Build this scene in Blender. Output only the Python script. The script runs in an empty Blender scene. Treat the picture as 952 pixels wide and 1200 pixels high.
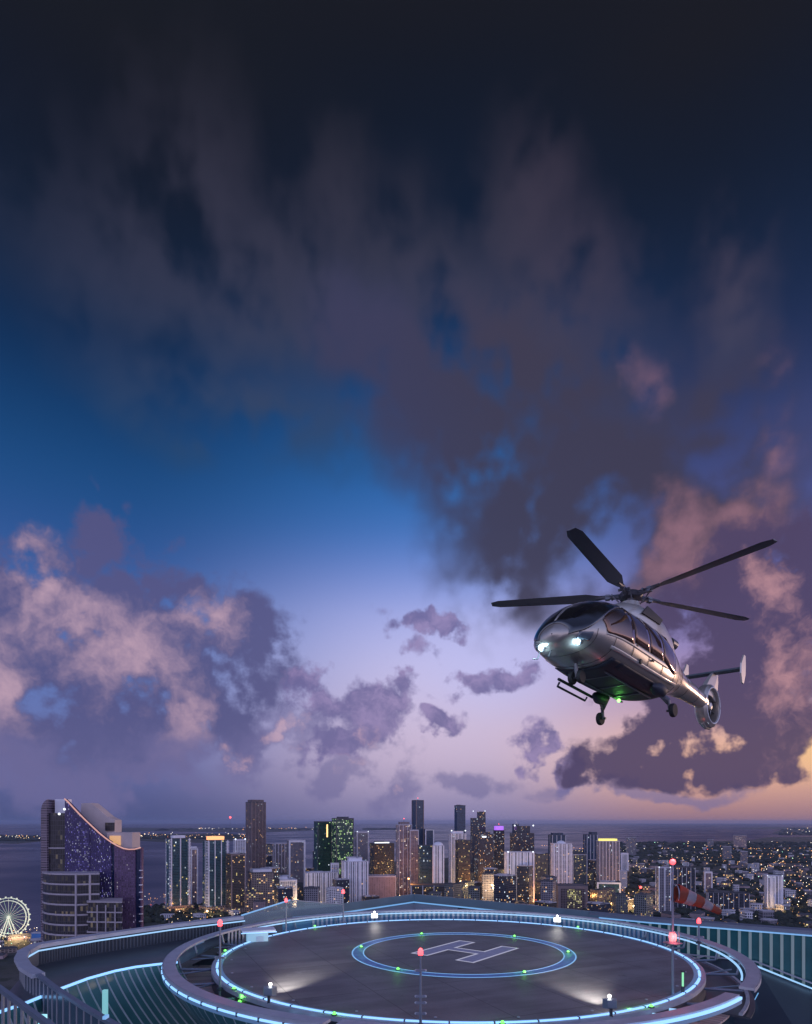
import bpy, bmesh, math, random
from mathutils import Vector, Matrix
R = math.radians
scene = bpy.context.scene
col = scene.collection
random.seed(7)

# ------------------------------------------------------------------ camera
CAMZ = 200.0                      # the eye stands on a tower roof 200 m above the bay
F = 767.0                         # focal length in pixels of the 952 px wide photograph
cam_d = bpy.data.cameras.new('camera')
cam = bpy.data.objects.new('camera', cam_d)
col.objects.link(cam)
cam.location = (0, 0, CAMZ)
cam.rotation_euler = (R(90), 0, 0)
cam_d.sensor_fit = 'HORIZONTAL'
cam_d.sensor_width = 36.0
cam_d.lens = 36.0 * F / 952.0
cam_d.shift_y = 363.0 / 952.0
cam_d.clip_start = 0.1
cam_d.clip_end = 200000.0
scene.camera = cam

scene.render.engine = 'CYCLES'
scene.cycles.use_denoising = True
try:
    scene.cycles.denoiser = 'OPENIMAGEDENOISE'
except Exception:
    pass
scene.cycles.max_bounces = 5
scene.cycles.diffuse_bounces = 2
scene.cycles.glossy_bounces = 3
scene.cycles.transmission_bounces = 4
scene.cycles.transparent_max_bounces = 8
scene.cycles.volume_bounces = 0
scene.cycles.sample_clamp_indirect = 4.0
scene.view_settings.view_transform = 'Standard'
scene.view_settings.look = 'None'
scene.view_settings.exposure = 0.0
scene.view_settings.gamma = 1.0
scene.view_settings.use_curve_mapping = False

HAZE_DENSITY = 0.00002
SUN_AZ, SUN_EL = R(62), R(3.5)    # the sun has just gone down at the right: only a dim warm light is left

def lin(c):
    return tuple(((v / 255.0) / 12.92 if v <= 10 else (((v / 255.0) + 0.055) / 1.055) ** 2.4) for v in c[:3]) + (1.0,)

# ------------------------------------------------------------------ node helper
class NT:
    def __init__(self, tree):
        self.t = tree
        self.n = tree.nodes
        self.l = tree.links
    def new(self, typ, **kw):
        nd = self.n.new(typ)
        for k, v in kw.items():
            setattr(nd, k, v)
        return nd
    def put(self, sock, v):
        if isinstance(v, bpy.types.NodeSocket):
            self.l.new(v, sock)
        elif v is not None:
            if hasattr(sock.default_value, '__len__') and not hasattr(v, '__len__'):
                v = (v,) * len(sock.default_value)
            sock.default_value = v
    def math(self, op, a, b=None, c=None, clamp=False):
        nd = self.new('ShaderNodeMath', operation=op, use_clamp=clamp)
        self.put(nd.inputs[0], a)
        if b is not None: self.put(nd.inputs[1], b)
        if c is not None: self.put(nd.inputs[2], c)
        return nd.outputs[0]
    def vmath(self, op, a, b=None, s=None):
        nd = self.new('ShaderNodeVectorMath', operation=op)
        self.put(nd.inputs[0], a)
        if b is not None: self.put(nd.inputs[1], b)
        if s is not None: self.put(nd.inputs['Scale'], s)
        return nd.outputs['Value'] if op in ('LENGTH', 'DOT_PRODUCT', 'DISTANCE') else nd.outputs[0]
    def mix(self, f, a, b, mode='MIX'):
        nd = self.new('ShaderNodeMix', data_type='RGBA', blend_type=mode)
        self.put(nd.inputs[0], f); self.put(nd.inputs[6], a); self.put(nd.inputs[7], b)
        return nd.outputs[2]
    def sep(self, v):
        nd = self.new('ShaderNodeSeparateXYZ'); self.put(nd.inputs[0], v)
        return nd.outputs[0], nd.outputs[1], nd.outputs[2]
    def comb(self, x, y, z=0.0):
        nd = self.new('ShaderNodeCombineXYZ')
        self.put(nd.inputs[0], x); self.put(nd.inputs[1], y); self.put(nd.inputs[2], z)
        return nd.outputs[0]
    def ss(self, v, lo, hi, a=0.0, b=1.0, kind='SMOOTHSTEP'):
        nd = self.new('ShaderNodeMapRange', interpolation_type=kind)
        self.put(nd.inputs['Value'], v)
        self.put(nd.inputs['From Min'], lo); self.put(nd.inputs['From Max'], hi)
        self.put(nd.inputs['To Min'], a); self.put(nd.inputs['To Max'], b)
        return nd.outputs[0]
    def noise(self, v, scale, detail=4.0, rough=0.5, dist=0.0, colour=False, dims='3D', lac=2.0):
        nd = self.new('ShaderNodeTexNoise', noise_dimensions=dims)
        self.put(nd.inputs['Vector'], v)
        self.put(nd.inputs['Scale'], scale); self.put(nd.inputs['Detail'], detail)
        self.put(nd.inputs['Roughness'], rough); self.put(nd.inputs['Distortion'], dist)
        self.put(nd.inputs['Lacunarity'], lac)
        return nd.outputs['Color'] if colour else nd.outputs['Fac']
    def ramp(self, f, stops, mode='LINEAR'):
        nd = self.new('ShaderNodeValToRGB')
        cr = nd.color_ramp; cr.interpolation = mode
        stops = sorted(stops)
        while len(cr.elements) < len(stops): cr.elements.new(0.5)
        for e, (p, c) in zip(cr.elements, stops):
            e.position = p; e.color = c
        self.put(nd.inputs[0], f)
        return nd.outputs[0]
# ------------------------------------------------------------------ dusk sky (all in directions: azimuth and elevation)
def az_el(px, py):
    """where a spot of the sky lies: azimuth and elevation, in degrees"""
    tx = (px - 476.0) / F; tz = (963.0 - py) / F
    return math.degrees(math.atan(tx)), math.degrees(math.atan(tz / math.sqrt(1 + tx * tx)))

world = bpy.data.worlds.new('World')
scene.world = world
world.use_nodes = True
wt = world.node_tree
wt.nodes.clear()
W = NT(wt)
gen = W.new('ShaderNodeTexCoord').outputs['Generated']
dirn = W.vmath('NORMALIZE', gen)
dx, dy, dz = W.sep(dirn)
AZ = W.math('MULTIPLY', W.math('ARCTAN2', dx, dy), 180 / math.pi)
EL = W.math('MULTIPLY', W.math('ARCSINE', dz), 180 / math.pi)
P0 = W.comb(AZ, EL, 0.0)

def el_ramp(px, rows):
    st = []
    for py, c in rows:
        e = az_el(px, py)[1]
        st.append((min(1, max(0, (e + 2) / 62.0)), lin(c)))
    return W.ramp(ELN, st, 'B_SPLINE')
ELN = W.ss(EL, -2.0, 60.0, kind='LINEAR')
left = el_ramp(80, [(963,(72,82,128)),(930,(84,90,140)),(880,(106,112,166)),(800,(98,120,182)),(720,(80,112,180)),(650,(50,86,150)),(570,(30,78,134)),(480,(20,60,108)),(390,(17,42,78)),(300,(20,34,58)),(200,(20,27,44)),(90,(21,24,36)),(0,(25,26,33))])
mid = el_ramp(520, [(963,(126,122,166)),(930,(158,146,182)),(890,(200,180,206)),(840,(204,188,218)),(780,(196,192,234)),(720,(164,172,230)),(670,(112,138,208)),(620,(64,114,186)),(560,(42,98,164)),(480,(26,74,130)),(390,(19,48,88)),(300,(18,31,54)),(200,(18,27,46)),(90,(19,23,35)),(0,(25,25,32))])
right = el_ramp(900, [(963,(140,108,128)),(935,(190,144,142)),(905,(228,174,148)),(870,(236,184,156)),(820,(186,150,172)),(740,(134,124,184)),(670,(98,98,160)),(600,(76,82,138)),(480,(50,60,104)),(390,(30,44,80)),(300,(22,36,64)),(200,(19,27,46)),(90,(21,24,36)),(0,(26,25,31))])
rear_fill = el_ramp(476, [(963,(196,184,216)),(850,(206,200,236)),(700,(170,178,224)),(500,(128,142,196)),(250,(92,104,150)),(0,(66,76,112))])
sky = W.mix(W.ss(AZ, -24.0, 3.0), left, mid)
sky = W.mix(W.ss(AZ, 5.0, 26.0), sky, right)
AAZ = W.math('ABSOLUTE', AZ)
sky = W.mix(W.ss(AAZ, 50.0, 105.0), sky, W.vmath('SCALE', rear_fill, s=1.7))  # unseen sky behind the eye, brightened to fill the fronts that face it

nish = W.new('ShaderNodeTexSky', sky_type='NISHITA')
nish.sun_disc = False
nish.sun_elevation = SUN_EL
nish.sun_rotation = SUN_AZ
nish.altitude = 200.0
nish.air_density = 1.0; nish.dust_density = 1.5; nish.ozone_density = 3.0
nishc = W.vmath('SCALE', nish.outputs[0], s=0.005)

# warps shared by all the clouds
wn1 = W.vmath('SUBTRACT', W.noise(P0, 0.11, 3.0, 0.55, colour=True), (0.5, 0.5, 0.5))
wn2 = W.vmath('SUBTRACT', W.noise(P0, 0.55, 3.0, 0.6, colour=True), (0.5, 0.5, 0.5))
Pw = W.vmath('ADD', P0, W.vmath('ADD', W.vmath('SCALE', wn1, s=9.0), W.vmath('SCALE', wn2, s=2.4)))
Psoft = W.vmath('ADD', P0, W.vmath('ADD', W.vmath('SCALE', wn1, s=6.5), W.vmath('SCALE', wn2, s=0.8)))
wx_ = W.vmath('MULTIPLY', P0, (1.0, 0.55, 1.0))
soft_n = W.noise(wx_, 0.10, 3.0, 0.5)
fbm_a = W.noise(W.vmath('ADD', P0, (0, 0, 7.0)), 0.30, 8.0, 0.56)
fbm_b = W.noise(W.vmath('ADD', P0, (0.55, -0.75, 7.0)), 0.30, 8.0, 0.56)
fbm_s = W.noise(W.vmath('ADD', P0, (0, 0, 7.0)), 0.22, 3.5, 0.5)
relief = W.math('SUBTRACT', fbm_a, fbm_b)
fine = W.noise(W.vmath('ADD', Pw, (0, 0, 3.0)), 0.85, 6.0, 0.6)

def puffs(off):
    nd = W.new('ShaderNodeTexVoronoi', voronoi_dimensions='2D', feature='SMOOTH_F1')
    W.put(nd.inputs['Vector'], W.vmath('ADD', Pp, off))
    nd.inputs['Scale'].default_value = 0.26; nd.inputs['Detail'].default_value = 3.0; nd.inputs['Roughness'].default_value = 0.62
    nd.inputs['Lacunarity'].default_value = 2.4; nd.inputs['Smoothness'].default_value = 0.55; nd.normalize = True
    return W.math('SUBTRACT', 1.0, nd.outputs['Distance'])
Pp = W.vmath('ADD', P0, W.vmath('ADD', W.vmath('SCALE', wn1, s=3.0), W.vmath('SCALE', wn2, s=1.6)))
puff = puffs((0, 0, 0)); puff_l = puffs((-0.75, 0.95, 0)); puff_r = puffs((0.9, 0.6, 0))
rel_l = W.math('SUBTRACT', puff, puff_l); rel_r = W.math('SUBTRACT', puff, puff_r)

def blobs(P, items):
    """largest of a few soft ellipses: (px, py, rx, ry, rotation in degrees)"""
    out = None
    for it in items:
        px, py, rx, ry = it[:4]; rot = it[4] if len(it) > 4 else 0.0
        a, e = az_el(px, py)
        a2, e2 = az_el(px + rx, py); a3, e3 = az_el(px, py - ry)
        mp = W.new('ShaderNodeMapping', vector_type='TEXTURE')
        W.put(mp.inputs['Vector'], P)
        mp.inputs['Location'].default_value = (a, e, 0)
        mp.inputs['Rotation'].default_value = (0, 0, R(rot))
        mp.inputs['Scale'].default_value = (max(abs(a2 - a), .2), max(abs(e3 - e), .2), 1)
        v = W.math('SUBTRACT', 1.0, W.vmath('LENGTH', mp.outputs[0]))
        out = v if out is None else W.math('SMOOTH_MAX', out, v, 0.25)
    return out

def layer(sky, dens, lo, hi, colour, opacity=1.0):
    a = W.ss(dens, lo, hi)
    if opacity != 1.0: a = W.math('MULTIPLY', a, opacity)
    b = W.new('ShaderNodeBackground'); W.put(b.inputs[0], colour)
    m = W.new('ShaderNodeMixShader')
    W.put(m.inputs[0], a); wt.links.new(sky, m.inputs[1]); wt.links.new(b.outputs[0], m.inputs[2])
    return m.outputs[0]

def centred(n, k):
    return W.math('MULTIPLY', W.math('SUBTRACT', n, 0.5), k)

# glow of the last sun at the right and the pale gap behind the helicopter
g = blobs(P0, [(585, 780, 150, 85)])
sky = W.mix(W.ss(g, 0.0, 1.1, 0, 0.6), sky, lin((190, 190, 240)))
g = blobs(P0, [(965, 875, 95, 55)])
sky = W.mix(W.ss(g, 0.0, 1.1, 0, 0.85), sky, lin((246, 196, 138)))

total = W.vmath('ADD', sky, nishc)
bg = W.new('ShaderNodeBackground')
W.put(bg.inputs[0], total)
sky = bg.outputs[0]
# 1. high thin veil
d1 = blobs(Psoft, [(225,190,95,230,6),(400,250,60,150,0),(330,330,260,150,0),(480,330,230,150,-10),(605,240,75,130,0),(640,350,120,120,0),(300,480,160,60,0),(860,330,60,120,0)])
d1 = W.math('ADD', d1, centred(soft_n, 0.9))
d1 = W.math('SUBTRACT', d1, W.ss(EL, 38.0, 54.0, 0, .5))
vcol = W.ramp(ELN, [(((az_el(400,y)[1]) + 2) / 62.0, lin(c)) for y, c in [(560,(44,72,108)),(460,(56,68,98)),(380,(58,62,86)),(300,(56,57,77)),(200,(49,49,65)),(60,(34,35,45))]])
vcol = W.mix(W.ss(AZ, 4.0, 16.0, 0, .45), vcol, lin((78, 66, 84)))
sky = layer(sky, d1, -0.55, 0.85, vcol, 0.86)

# 2. the large dark cloud sinking to the right
d2 = blobs(Psoft, [(560,500,150,110,-20),(610,610,105,130,0),(690,570,170,130,-25),(620,450,150,90,-20),(790,640,130,80,0),(850,520,85,110,0),(480,440,130,60,-25),(870,600,80,90,0),(600,690,50,50,0)])
d2 = W.math('ADD', d2, W.math('ADD', centred(soft_n, 0.4), centred(fbm_s, 0.55)))
lit2 = blobs(Psoft, [(790,640,105,75,10),(905,510,40,110,0),(745,430,26,60,15),(880,600,75,70,0)])
lit2 = W.math('ADD', W.math('ADD', lit2, centred(fbm_s, .7)), W.math('MULTIPLY', relief, 1.0))
c2 = W.mix(W.ss(lit2, -0.2, 1.0), lin((64, 61, 82)), lin((146, 108, 122)))
c2 = W.mix(W.ss(AZ, -4.0, 10.0), W.mix(0.35, c2, lin((58, 66, 108))), c2)
sky = layer(sky, d2, -0.48, 0.50, c2, 0.95)

# 3. heaped cloud at the left
d3 = blobs(Pw, [(125,610,40,45),(40,690,70,75),(95,770,110,90),(175,700,60,60),(205,800,110,90),(285,745,55,55),(20,830,95,80),(120,850,160,60),(250,830,70,60)])
d3 = W.math('ADD', d3, W.math('ADD', centred(puff, 1.15), centred(fbm_s, 0.9)))
d3 = W.math('SUBTRACT', d3, W.ss(EL, 18.0, 27.0, 0, .5))
lit3 = blobs(Pw, [(40,665,34,55),(95,720,44,34,-30),(160,770,60,50),(220,850,30,44),(250,725,26,30),(6,800,36,60)])
lit3 = W.math('ADD', W.math('ADD', lit3, centred(fbm_s, 0.5)), W.math('MULTIPLY', rel_l, 1.7))
c3 = W.mix(W.ss(lit3, -0.75, 1.2), lin((86, 86, 132)), lin((190, 158, 176)))
c3 = W.mix(W.ss(EL, 18.0, 27.0, 0, .6), c3, lin((84, 82, 122)))
sky = layer(sky, d3, -0.34, 0.46, W.mix(W.ss(EL, 2.0, 10.0), lin((96, 96, 142)), c3), 0.93)

# 4. small clouds in the middle
d4 = blobs(Pw, [(430,835,44,34),(470,785,34,32),(360,815,32,32),(570,800,62,18,6),(500,730,40,12),(628,880,17,20),(671,908,16,20),(520,850,24,12),(395,880,30,14)])
d4 = W.math('ADD', d4, W.math('ADD', centred(puff, 1.4), centred(fbm_a, .9)))
c4 = W.mix(W.ss(W.math('MULTIPLY', rel_l, 2.5), -0.4, 0.6), lin((104, 98, 148)), lin((146, 130, 176)))
sky = layer(sky, d4, -0.12, 0.5, c4, 0.88)

# 5. the low bank along the horizon at the left
d5 = blobs(Pw, [(340,880,50,44),(250,895,130,34),(70,905,150,44),(445,898,44,36),(400,915,130,18),(530,915,60,16),(740,925,120,10)])
d5 = W.math('ADD', d5, W.math('ADD', centred(puff, 1.2), centred(fbm_a, 0.6)))
lit5 = blobs(Pw, [(342,872,26,34),(440,890,30,30),(280,890,26,20)])
lit5 = W.math('ADD', W.math('ADD', lit5, centred(fbm_s, 0.5)), W.math('MULTIPLY', rel_l, 2.0))
c5 = W.mix(W.ss(lit5, -0.1, 0.8), lin((112, 108, 154)), lin((198, 162, 178)))
sky = layer(sky, d5, -0.3, 0.6, c5, 0.66)

# 6. heaped cloud at the right, sun behind it
d6 = blobs(Pw, [(800,890,105,48),(880,820,95,75),(935,720,65,80),(850,710,60,45),(900,680,50,40),(770,870,65,60),(930,905,60,44),(850,860,100,70),(900,760,75,70),(905,850,70,60),(840,900,60,34),(700,905,34,26)])
d6 = W.math('ADD', d6, W.math('ADD', centred(puff, 1.3), centred(fbm_a, 0.7)))
cut = W.ss(EL, 1.4, 3.4, -1.3, 0.0)
d6 = W.math('ADD', d6, cut)
lit6 = blobs(Pw, [(935,800,34,44,20),(905,700,26,24),(950,930,50,30)])
lit6 = W.math('ADD', W.math('ADD', lit6, centred(fbm_s, 0.6)), W.math('MULTIPLY', rel_r, 3.2))
c6 = W.mix(W.ss(lit6, -0.9, 1.5), lin((80, 69, 102)), lin((184, 138, 146)))
sky = layer(sky, d6, -0.34, 0.32, c6, 0.95)

below = W.new('ShaderNodeBackground'); below.inputs[0].default_value = lin((40, 44, 66))
mg = W.new('ShaderNodeMixShader')
W.put(mg.inputs[0], W.ss(EL, -3.0, -0.3)); wt.links.new(below.outputs[0], mg.inputs[1]); wt.links.new(sky, mg.inputs[2])
wo = W.new('ShaderNodeOutputWorld')
wt.links.new(mg.outputs[0], wo.inputs[0])
world.cycles.sampling_method = 'MANUAL'
world.cycles.sample_map_resolution = 512

sun_d = bpy.data.lights.new('sun', 'SUN')
sun_d.energy = 0.8
sun_d.angle = R(8)
sun_d.color = (1.0, 0.66, 0.48)
sun = bpy.data.objects.new('sun', sun_d)
col.objects.link(sun)
sd = Vector((math.sin(SUN_AZ) * math.cos(SUN_EL), math.cos(SUN_AZ) * math.cos(SUN_EL), math.sin(SUN_EL)))
sun.rotation_euler = sd.to_track_quat('Z', 'Y').to_euler()
# ------------------------------------------------------------------ materials
MATS = {}
def mat(name, base=(.5, .5, .5), rough=.5, metal=0.0, var=0.0, vscale=1.0, bump=0.0, bscale=20.0, spec=0.5, coat=0.0, rvar=0.0):
    if name in MATS: return MATS[name]
    m = bpy.data.materials.new(name); m.use_nodes = True
    N = NT(m.node_tree); b = N.n['Principled BSDF']
    b.inputs['Base Color'].default_value = tuple(base) + (1,)
    b.inputs['Roughness'].default_value = rough
    b.inputs['Metallic'].default_value = metal
    b.inputs['Specular IOR Level'].default_value = spec
    b.inputs['Coat Weight'].default_value = coat
    oc = N.new('ShaderNodeTexCoord').outputs['Object']
    if var:
        n = N.noise(oc, vscale, 6.0, 0.6)
        f = N.ss(n, 0.25, 0.75, 1 - var, 1 + var, kind='LINEAR')
        N.put(b.inputs['Base Color'], N.vmath('SCALE', tuple(base), s=f))
    if rvar:
        n = N.noise(oc, vscale * 1.7, 5.0, 0.6)
        N.put(b.inputs['Roughness'], N.ss(n, 0.3, 0.7, max(.03, rough - rvar), min(1, rough + rvar), kind='LINEAR'))
    if bump:
        n = N.noise(oc, bscale, 5.0, 0.6)
        bp = N.new('ShaderNodeBump'); bp.inputs['Strength'].default_value = bump; bp.inputs['Distance'].default_value = 0.02
        N.put(bp.inputs['Height'], n); N.l.new(bp.outputs[0], b.inputs['Normal'])
    MATS[name] = m
    return m

def glow(name, colour, strength, sample=True):
    if name in MATS: return MATS[name]
    m = bpy.data.materials.new(name); m.use_nodes = True
    b = m.node_tree.nodes['Principled BSDF']
    b.inputs['Base Color'].default_value = (.3, .3, .3, 1)
    b.inputs['Emission Color'].default_value = tuple(colour) + (1,)
    b.inputs['Emission Strength'].default_value = strength
    m.cycles.emission_sampling = 'AUTO' if sample else 'NONE'
    MATS[name] = m
    return m

def facade_group():
    g = bpy.data.node_groups.new('facade_windows', 'ShaderNodeTree')
    I = g.interface
    def s(n, t, d):
        k = I.new_socket(n, in_out='INPUT', socket_type=t); k.default_value = d
    s('Wall', 'NodeSocketColor', (.3, .3, .3, 1)); s('Glass', 'NodeSocketColor', (.02, .03, .04, 1))
    s('CW', 'NodeSocketFloat', 3.0); s('CH', 'NodeSocketFloat', 3.3); s('Mull', 'NodeSocketFloat', .3); s('Slab', 'NodeSocketFloat', .3)
    s('Lit', 'NodeSocketFloat', .2); s('LitA', 'NodeSocketColor', (1, .6, .25, 1)); s('LitB', 'NodeSocketColor', (.8, .9, 1, 1))
    s('Strength', 'NodeSocketFloat', 3.0); s('GlassRough', 'NodeSocketFloat', .15)
    I.new_socket('BSDF', in_out='OUTPUT', socket_type='NodeSocketShader')
    N = NT(g)
    gi = N.new('NodeGroupInput'); go = N.new('NodeGroupOutput')
    i = gi.outputs
    tc = N.new('ShaderNodeTexCoord')
    px, py, pz = N.sep(tc.outputs['Object']); nx, ny, nz = N.sep(tc.outputs['Normal'])
    u = N.math('SUBTRACT', N.math('MULTIPLY', nx, py), N.math('MULTIPLY', ny, px))
    rnd = N.new('ShaderNodeObjectInfo').outputs['Random']
    cu = N.math('ADD', N.math('DIVIDE', u, i['CW']), 500.0); cv = N.math('ADD', N.math('DIVIDE', pz, i['CH']), 0.02)
    iu = N.math('FLOOR', cu); iv = N.math('FLOOR', cv)
    fu = N.math('FRACT', cu); fv = N.math('FRACT', cv)
    wall_side = N.math('LESS_THAN', N.math('ABSOLUTE', nz), 0.5)
    m = N.math('MULTIPLY', N.math('GREATER_THAN', fu, i['Mull']), N.math('GREATER_THAN', fv, i['Slab']))
    m = N.math('MULTIPLY', m, wall_side)
    side = N.math('ADD', N.math('MULTIPLY', nx, 3.1), N.math('MULTIPLY', ny, 7.7))
    wn = N.new('ShaderNodeTexWhiteNoise', noise_dimensions='4D')
    N.put(wn.inputs['Vector'], N.comb(iu, iv, N.math('ROUND', side))); N.put(wn.inputs['W'], N.math('MULTIPLY', rnd, 91.0))
    r1 = wn.outputs['Value']; cr, cg, cb = N.sep(wn.outputs['Color'])
    clump = N.noise(N.comb(N.math('MULTIPLY', iu, .35), N.math('MULTIPLY', iv, .8), N.math('MULTIPLY', rnd, 40.0)), 0.5, 2.0, 0.5)
    p = N.math('MULTIPLY', i['Lit'], N.ss(clump, 0.38, 0.70, 0.05, 1.5, kind='LINEAR'))
    lit = N.math('MULTIPLY', N.math('LESS_THAN', r1, p), m)
    litc = N.mix(N.math('GREATER_THAN', cg, 0.62), i['LitA'], i['LitB'])
    stre = N.math('MULTIPLY', N.math('MULTIPLY', lit, N.math('MULTIPLY', i['Strength'], 0.62)), N.math('ADD', N.math('MULTIPLY', cb, cb), 0.2))
    stain = N.noise(tc.outputs['Object'], 0.05, 4.0, 0.6)
    wallc = N.vmath('SCALE', i['Wall'], s=N.ss(stain, .3, .7, .78, 1.12, kind='LINEAR'))
    gl = N.vmath('SCALE', i['Glass'], s=N.ss(cr, 0, 1, .5, 1.6, kind='LINEAR'))
    b = N.new('ShaderNodeBsdfPrincipled')
    N.put(b.inputs['Base Color'], N.mix(m, wallc, gl))
    N.put(b.inputs['Roughness'], N.mix(m, (.75, .75, .75, 1), N.comb(i['GlassRough'], i['GlassRough'], i['GlassRough'])))
    N.put(b.inputs['Emission Color'], litc); N.put(b.inputs['Emission Strength'], stre)
    N.l.new(b.outputs[0], go.inputs[0])
    return g
FG = facade_group()
WARM = (1.0, .55, .22); COOL = (.75, .88, 1.0); GREEN = (.55, 1.0, .45); YEL = (1.0, .8, .3)
def facade(name, wall, glass, cw=3.0, ch=3.4, mull=.3, slab=.3, lit=.12, a=WARM, b=COOL, s=2.0, gr=.15):
    if name in MATS: return MATS[name]
    m = bpy.data.materials.new(name); m.use_nodes = True
    t = m.node_tree; t.nodes.clear()
    g = t.nodes.new('ShaderNodeGroup'); g.node_tree = FG
    for k, v in (('Wall', tuple(wall) + (1,)), ('Glass', tuple(glass) + (1,)), ('CW', cw), ('CH', ch), ('Mull', mull), ('Slab', slab), ('Lit', lit),
                 ('LitA', tuple(a) + (1,)), ('LitB', tuple(b) + (1,)), ('Strength', s), ('GlassRough', gr)):
        g.inputs[k].default_value = v
    o = t.nodes.new('ShaderNodeOutputMaterial'); t.links.new(g.outputs[0], o.inputs[0])
    m.cycles.emission_sampling = 'NONE'
    MATS[name] = m
    return m

# ------------------------------------------------------------------ mesh helpers
class MB:
    def __init__(self): self.v = []; self.f = []; self.m = []; self.cur = 0
    def add(self, vs, fs):
        k = len(self.v); self.v += [tuple(p) for p in vs]
        self.f += [[k + i for i in f] for f in fs]; self.m += [self.cur] * len(fs)
        return self
    def box(self, c, s, rz=0.0):
        cx, cy, cz = c; hx, hy, hz = s[0] / 2, s[1] / 2, s[2] / 2
        ca, sa = math.cos(rz), math.sin(rz)
        vs = []
        for z in (-hz, hz):
            for x, y in ((-hx, -hy), (hx, -hy), (hx, hy), (-hx, hy)):
                vs.append((cx + x * ca - y * sa, cy + x * sa + y * ca, cz + z))
        return self.add(vs, [(3, 2, 1, 0), (4, 5, 6, 7), (0, 1, 5, 4), (1, 2, 6, 5), (2, 3, 7, 6), (3, 0, 4, 7)])
    def prism(self, pts, z0, z1):
        """plan polygon (counter-clockwise) between z0 and z1; either may be a list, one height per corner"""
        n = len(pts)
        a = z0 if isinstance(z0, (list, tuple)) else [z0] * n
        b = z1 if isinstance(z1, (list, tuple)) else [z1] * n
        vs = [(p[0], p[1], a[i]) for i, p in enumerate(pts)] + [(p[0], p[1], b[i]) for i, p in enumerate(pts)]
        fs = [tuple(range(n - 1, -1, -1)), tuple(range(n, 2 * n))] + [(i, (i + 1) % n, n + (i + 1) % n, n + i) for i in range(n)]
        return self.add(vs, fs)
    def tube(self, path, r, n=8, cap=True):
        """a round bar along a path; r is one radius or one per point"""
        P = [Vector(p) for p in path]; vs = []; fs = []
        rr = r if isinstance(r, (list, tuple)) else [r] * len(P)
        up = Vector((0, 0, 1))
        for i, p in enumerate(P):
            d = (P[min(i + 1, len(P) - 1)] - P[max(i - 1, 0)]).normalized()
            s = d.cross(up)
            if s.length < 1e-3: s = d.cross(Vector((1, 0, 0)))
            s.normalize(); t = s.cross(d)
            for k in range(n):
                a = 2 * math.pi * k / n
                vs.append(p + (s * math.cos(a) + t * math.sin(a)) * rr[i])
        for i in range(len(P) - 1):
            for k in range(n):
                fs.append((i * n + k, i * n + (k + 1) % n, (i + 1) * n + (k + 1) % n, (i + 1) * n + k))
        if cap:
            fs.append(tuple(range(n - 1, -1, -1))); fs.append(tuple(range((len(P) - 1) * n, len(P) * n)))
        return self.add(vs, fs)
    def bar(self, path, w, h, cap=True):
        """a flat bar of width w and height h along a path, top face level with the path"""
        P = [Vector(p) for p in path]; vs = []; fs = []
        for i, p in enumerate(P):
            d = (P[min(i + 1, len(P) - 1)] - P[max(i - 1, 0)]); d.z = 0; d.normalize()
            s = Vector((d.y, -d.x, 0))
            for a, z in ((-w / 2, -h), (w / 2, -h), (w / 2, 0), (-w / 2, 0)):
                q = p + s * a; vs.append((q.x, q.y, q.z + z))
        for i in range(len(P) - 1):
            for k in range(4):
                fs.append((i * 4 + k, i * 4 + (k + 1) % 4, (i + 1) * 4 + (k + 1) % 4, (i + 1) * 4 + k))
        if cap:
            fs.append((3, 2, 1, 0)); e = (len(P) - 1) * 4; fs.append((e, e + 1, e + 2, e + 3))
        return self.add(vs, fs)
    def wall(self, path, z0, z1, t):
        """a thin wall standing along a plan path"""
        P = [Vector((p[0], p[1], 0)) for p in path]; vs = []; fs = []; n = len(P)
        a = z0 if isinstance(z0, (list, tuple)) else [z0] * n
        b = z1 if isinstance(z1, (list, tuple)) else [z1] * n
        for i, p in enumerate(P):
            d = (P[min(i + 1, n - 1)] - P[max(i - 1, 0)]).normalized(); s = Vector((d.y, -d.x, 0))
            for k, z in ((-t / 2, a[i]), (t / 2, a[i]), (t / 2, b[i]), (-t / 2, b[i])):
                q = p + s * k; vs.append((q.x, q.y, z))
        for i in range(n - 1):
            for k in range(4):
                fs.append((i * 4 + k, i * 4 + (k + 1) % 4, (i + 1) * 4 + (k + 1) % 4, (i + 1) * 4 + k))
        fs.append((3, 2, 1, 0)); e = (n - 1) * 4; fs.append((e, e + 1, e + 2, e + 3))
        return self.add(vs, fs)
    def lathe(self, prof, c=(0, 0, 0), n=24, axis='z'):
        """profile of (radius, height) turned round an axis"""
        vs = []; fs = []
        for r, h in prof:
            for k in range(n):
                a = 2 * math.pi * k / n; x, y = r * math.cos(a), r * math.sin(a)
                v = (x, y, h) if axis == 'z' else ((h, x, y) if axis == 'x' else (x, h, y))
                vs.append((v[0] + c[0], v[1] + c[1], v[2] + c[2]))
        m = len(prof)
        for i in range(m - 1):
            for k in range(n):
                fs.append((i * n + k, i * n + (k + 1) % n, (i + 1) * n + (k + 1) % n, (i + 1) * n + k))
        if prof[0][0] > 1e-6: fs.append(tuple(range(n - 1, -1, -1)))
        if prof[-1][0] > 1e-6: fs.append(tuple(range((m - 1) * n, m * n)))
        return self.add(vs, fs)
    def ball(self, c, r, n=10):
        pr = [(max(1e-7, r * math.sin(math.pi * i / n)), -r * math.cos(math.pi * i / n)) for i in range(n + 1)]
        return self.lathe(pr, c, 12)
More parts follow.
